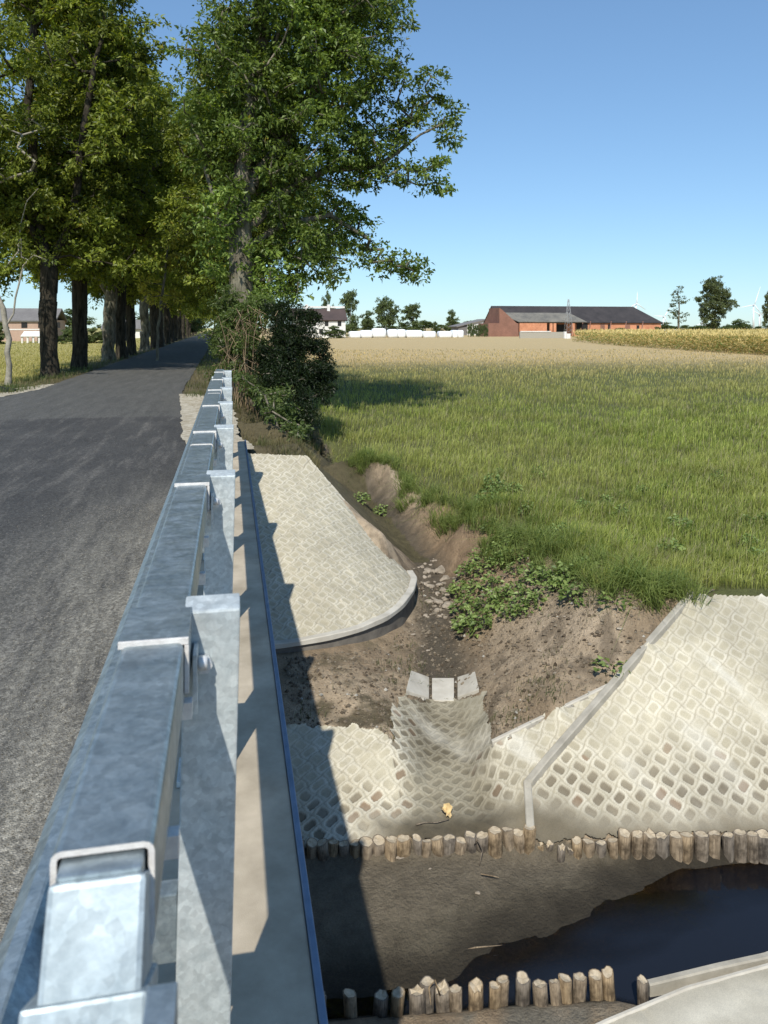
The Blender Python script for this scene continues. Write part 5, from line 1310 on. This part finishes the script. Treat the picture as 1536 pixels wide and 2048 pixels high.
# white wrapped bales / covered stacks
for i, (a, b, h_) in enumerate(((700,722,13),(723,746,15),(747,774,19),(777,797,17),(797,813,17),(815,847,15),(848,872,13),(880,905,13),(908,917,15),(917,928,15))):
    D = 185; s = SCL(D); p = atd(a, 668, D); q = atd(b, 668, D); w_ = q[0] - p[0]; mb = MB()
    mb.box(0, w_ * 1.02, 0, 3, -.1, h_ * s, bev=min(w_, h_ * s) * .3)
    o = mb.build('wrapped_bale', M['whitewrap'], None, (p[0], D + (i % 3) * .4, ZF), smooth=True)
    w_names = ['widest', 'short', 'tallest']
    tag(o, 'white plastic wrapped bale stack, number %s counted from the white house' % ['one','two','three','four','five','six','seven','eight','nine','ten'][i], 'bale')
p = atd(1334, 668, 205); o = MB().box(0, 4.4, 0, 2.5, 0, 2.0, bev=.7).build('white_tank', M['whitewrap'], None, (p[0], 205, ZF), smooth=True); tag(o, 'white rounded tank at the right end of the barn', 'tank')
p = atd(1405, 672, 190); o = MB().box(0, 3.0, 0, 1.5, 0, 1.35, bev=.25).build('white_trailer', M['white'], None, (p[0], 190, ZF)); tag(o, 'small white trailer under the biggest tree', 'trailer')
# lattice mast
s = SCL(190); p = atd(1137, 668, 190); mb = MB(); hM = 78 * s
for sx, sy in ((-1,-1),(1,-1),(1,1),(-1,1)): mb.tube([(sx*1.0, sy*1.0, 0), (sx*.12, sy*.12, hM)], .05, 4)
for i in range(9):
    t0, t1 = i / 9, (i + 1) / 9; a0, a1 = 1.0 - .88 * t0, 1.0 - .88 * t1
    for (ax, ay), (bx, by) in (((-1,-1),(1,-1)),((1,-1),(1,1)),((1,1),(-1,1)),((-1,1),(-1,-1))): mb.tube([(ax*a0, ay*a0, hM*t0), (bx*a1, by*a1, hM*t1)], .035, 3)
tag(mb.build('lattice_mast', M['steel'], None, (p[0], 190, ZF)), 'thin steel lattice mast rising in front of the barn roof', 'mast')
# wind turbines
def turbine(px, top, D_, rb, rot, label):
    s = SCL(D_); p = atd(px, 662, D_); hub = CAMZ + (655 - top) * s; e = empty('wind_turbine', (p[0], D_, 0), label, 'wind turbine')
    MB().tube([(0, 0, -2), (0, 0, hub)], [s * 2.2, s * 1.1], 10).build('tower', M['turb'], e)
    MB().box(-s*1.6, s*1.6, -s*3, s*2, hub - s*1.2, hub + s*1.2, bev=s*.4).build('nacelle', M['turb'], e)
    for k in range(3):
        a = rot + k * 2.0944; c_, s_ = math.sin(a), math.cos(a)
        MB().tube([(0, -s*3.5, hub), (c_*rb*.25, -s*3.5, hub + s_*rb*.25), (c_*rb, -s*3.5, hub + s_*rb)], [s*.7, s*1.0, s*.25], 6).build('blade', M['turb'], e)
turbine(1272, 605, 1300, 24 * SCL(1300), 0.05, 'white wind turbine rotor showing above the barn roof')
turbine(1507, 606, 1250, 42 * SCL(1250), .35, 'nearest white wind turbine at the right edge')
turbine(1519, 628, 1700, 26 * SCL(1700), 1.0, 'small wind turbine close beside the nearest one')
turbine(1327, 632, 1700, 26 * SCL(1700), .6, 'wind turbine between barn and sparse tree')
turbine(1404, 645, 1900, 20 * SCL(1900), .2, 'low wind turbine behind the biggest tree')
# farm behind the left trees
s = SCL(120)
e, L = building('farmhouse', 120, -30, 108, 662, 'pale pink farmhouse with grey roof behind the left trees', 'house'); e.location.z = ZL
wallbox(e, 'wall', brick('pink_render', (.38, .25, .19), (.50, .36, .28)), 0, L, 0, 8, 0, 38*s); gable(e, 'roof', M['rooflt'], 0, L, 0, 8, 38*s, 60*s)
wallbox(e, 'trim', M['white'], 0, L, -.03, -.001, 20*s, 22*s)
for px in (30, 58, 85): wallbox(e, 'window', M['black'], (px+30)*s, (px+30)*s + .8, -.05, .1, 24*s, 34*s)
e, L = building('garden_pavilion', 105, 44, 78, 664, 'white open garden pavilion in front of the pink farmhouse', 'pavilion'); e.location.z = ZL; s = SCL(105)
for a in (0, .33, .66, 1): wallbox(e, 'post', M['white'], L*a-.1, L*a+.1, 0, .2, 0, 14*s); wallbox(e, 'post', M['white'], L*a-.1, L*a+.1, 2.6, 2.8, 0, 14*s)
gable(e, 'roof', M['white'], 0, L, 0, 2.8, 14*s, 20*s, .15, .1)
e, L = building('farmhouse', 150, 205, 290, 662, 'second white farmhouse with dark roof behind the middle left trees', 'house'); e.location.z = ZL; s = SCL(150)
wallbox(e, 'wall', M['white'], 0, L, 0, 8, 0, 16*s); gable(e, 'roof', M['rooflt'], 0, L, 0, 8, 16*s, 32*s)
for px in (215, 240, 270): wallbox(e, 'window', M['black'], (px-205)*s, (px-205)*s + .9, -.05, .1, 6*s, 12*s)
for px, h_, w_ in ((150,36,60),(188,34,44),(205,26,40),(-10,44,60),(110,26,40),(232,30,40),(300,40,60),(340,36,60),(372,46,60)):
    dtree(px, 664, 100 if px < 250 else 170, h_, w_, FT[abs(px) % 3], 'bush or small tree in front of the farms behind the left avenue', 'bushes behind the left avenue')
for px, h_, w_ in ((20,38,90),(140,40,90),(250,36,90),(330,44,90),(395,40,60),(-90,40,90)):
    dtree(px, 662, 330, h_, w_, FT[abs(px) % 3], 'distant wood edge tree behind the left farms', 'distant trees behind the left farms')
# black folded tarp at the left road edge
p = site(4, 784, -.02); V = []; n_ = 14
for i in range(n_):
    for j in range(8):
        x_ = -.9 + i * .09; y_ = j * .09; V.append((p[0] + x_, p[1] + y_, H(p[0] + x_, p[1] + y_) + .03 + .14 * math.exp(-((i - 8) / 4) ** 2) * math.sin(math.pi * j / 7) + .02 * math.sin(i * 2 + j)))
F = [(i*8+j, i*8+j+1, (i+1)*8+j+1, (i+1)*8+j) for i in range(n_-1) for j in range(7)]
tag(link('folded_tarp', npmesh('folded_tarp', V, F), simple('black_tarp', (.012, .013, .014), (.035, .036, .04), 10, .4)), 'crumpled black tarp at the left edge of the road', 'tarp')

# ------------------------------------------------------------------ sky, sun, camera
EL, AZ = R(47.3), R(18.3)          # light travels towards azimuth 18 deg right of the road
w = bpy.data.worlds.new('World'); S.world = w; w.use_nodes = True; nt = w.node_tree
bg = nt.nodes['Background']; sky = nt.nodes.new('ShaderNodeTexSky'); sky.sky_type = 'NISHITA'; sky.sun_disc = False
sky.sun_elevation = EL; sky.sun_rotation = math.pi + AZ; sky.air_density = 1.0; sky.dust_density = .1; sky.ozone_density = 2.0
tint = nt.nodes.new('ShaderNodeMix'); tint.data_type = 'RGBA'; tint.blend_type = 'MULTIPLY'; tint.inputs[0].default_value = 1; tint.inputs[7].default_value = (.72, .97, 1.20, 1); gm = nt.nodes.new('ShaderNodeGamma'); gm.inputs[1].default_value = .7
nt.links.new(sky.outputs[0], gm.inputs[0]); nt.links.new(gm.outputs[0], tint.inputs[6]); nt.links.new(tint.outputs[2], bg.inputs[0]); bg.inputs[1].default_value = .205
sd = bpy.data.lights.new('sun', 'SUN'); sd.energy = 5.0; sd.angle = R(.53); sd.color = (1, .95, .85)
so = bpy.data.objects.new('sun', sd); COL.objects.link(so)
dirv = Vector((math.sin(AZ) * math.cos(EL), math.cos(AZ) * math.cos(EL), -math.sin(EL))); so.rotation_euler = dirv.to_track_quat('-Z', 'Y').to_euler(); so.location = (-5, -10, 20)
cd = bpy.data.cameras.new('camera'); co = bpy.data.objects.new('camera', cd); COL.objects.link(co)
cd.sensor_fit = 'VERTICAL'; cd.sensor_height = 36; cd.lens = 36 * FPX / 2048; cd.shift_y = -369 / 2048; cd.clip_start = .05; cd.clip_end = 6000
mat = Matrix((RT, UP, tuple(-f for f in FW))).transposed().to_4x4(); co.matrix_world = Matrix.Translation((0, 0, CAMZ)) @ mat
cd.dof.use_dof = True; cd.dof.focus_distance = 8.0; cd.dof.aperture_fstop = 27.05 / 3.2
S.camera = co
S.view_settings.view_transform = 'Standard'; S.view_settings.look = 'None'; S.view_settings.exposure = 0
S.render.engine = 'CYCLES'
S.cycles.use_denoising = True
S.cycles.max_bounces = 6; S.cycles.transparent_max_bounces = 4
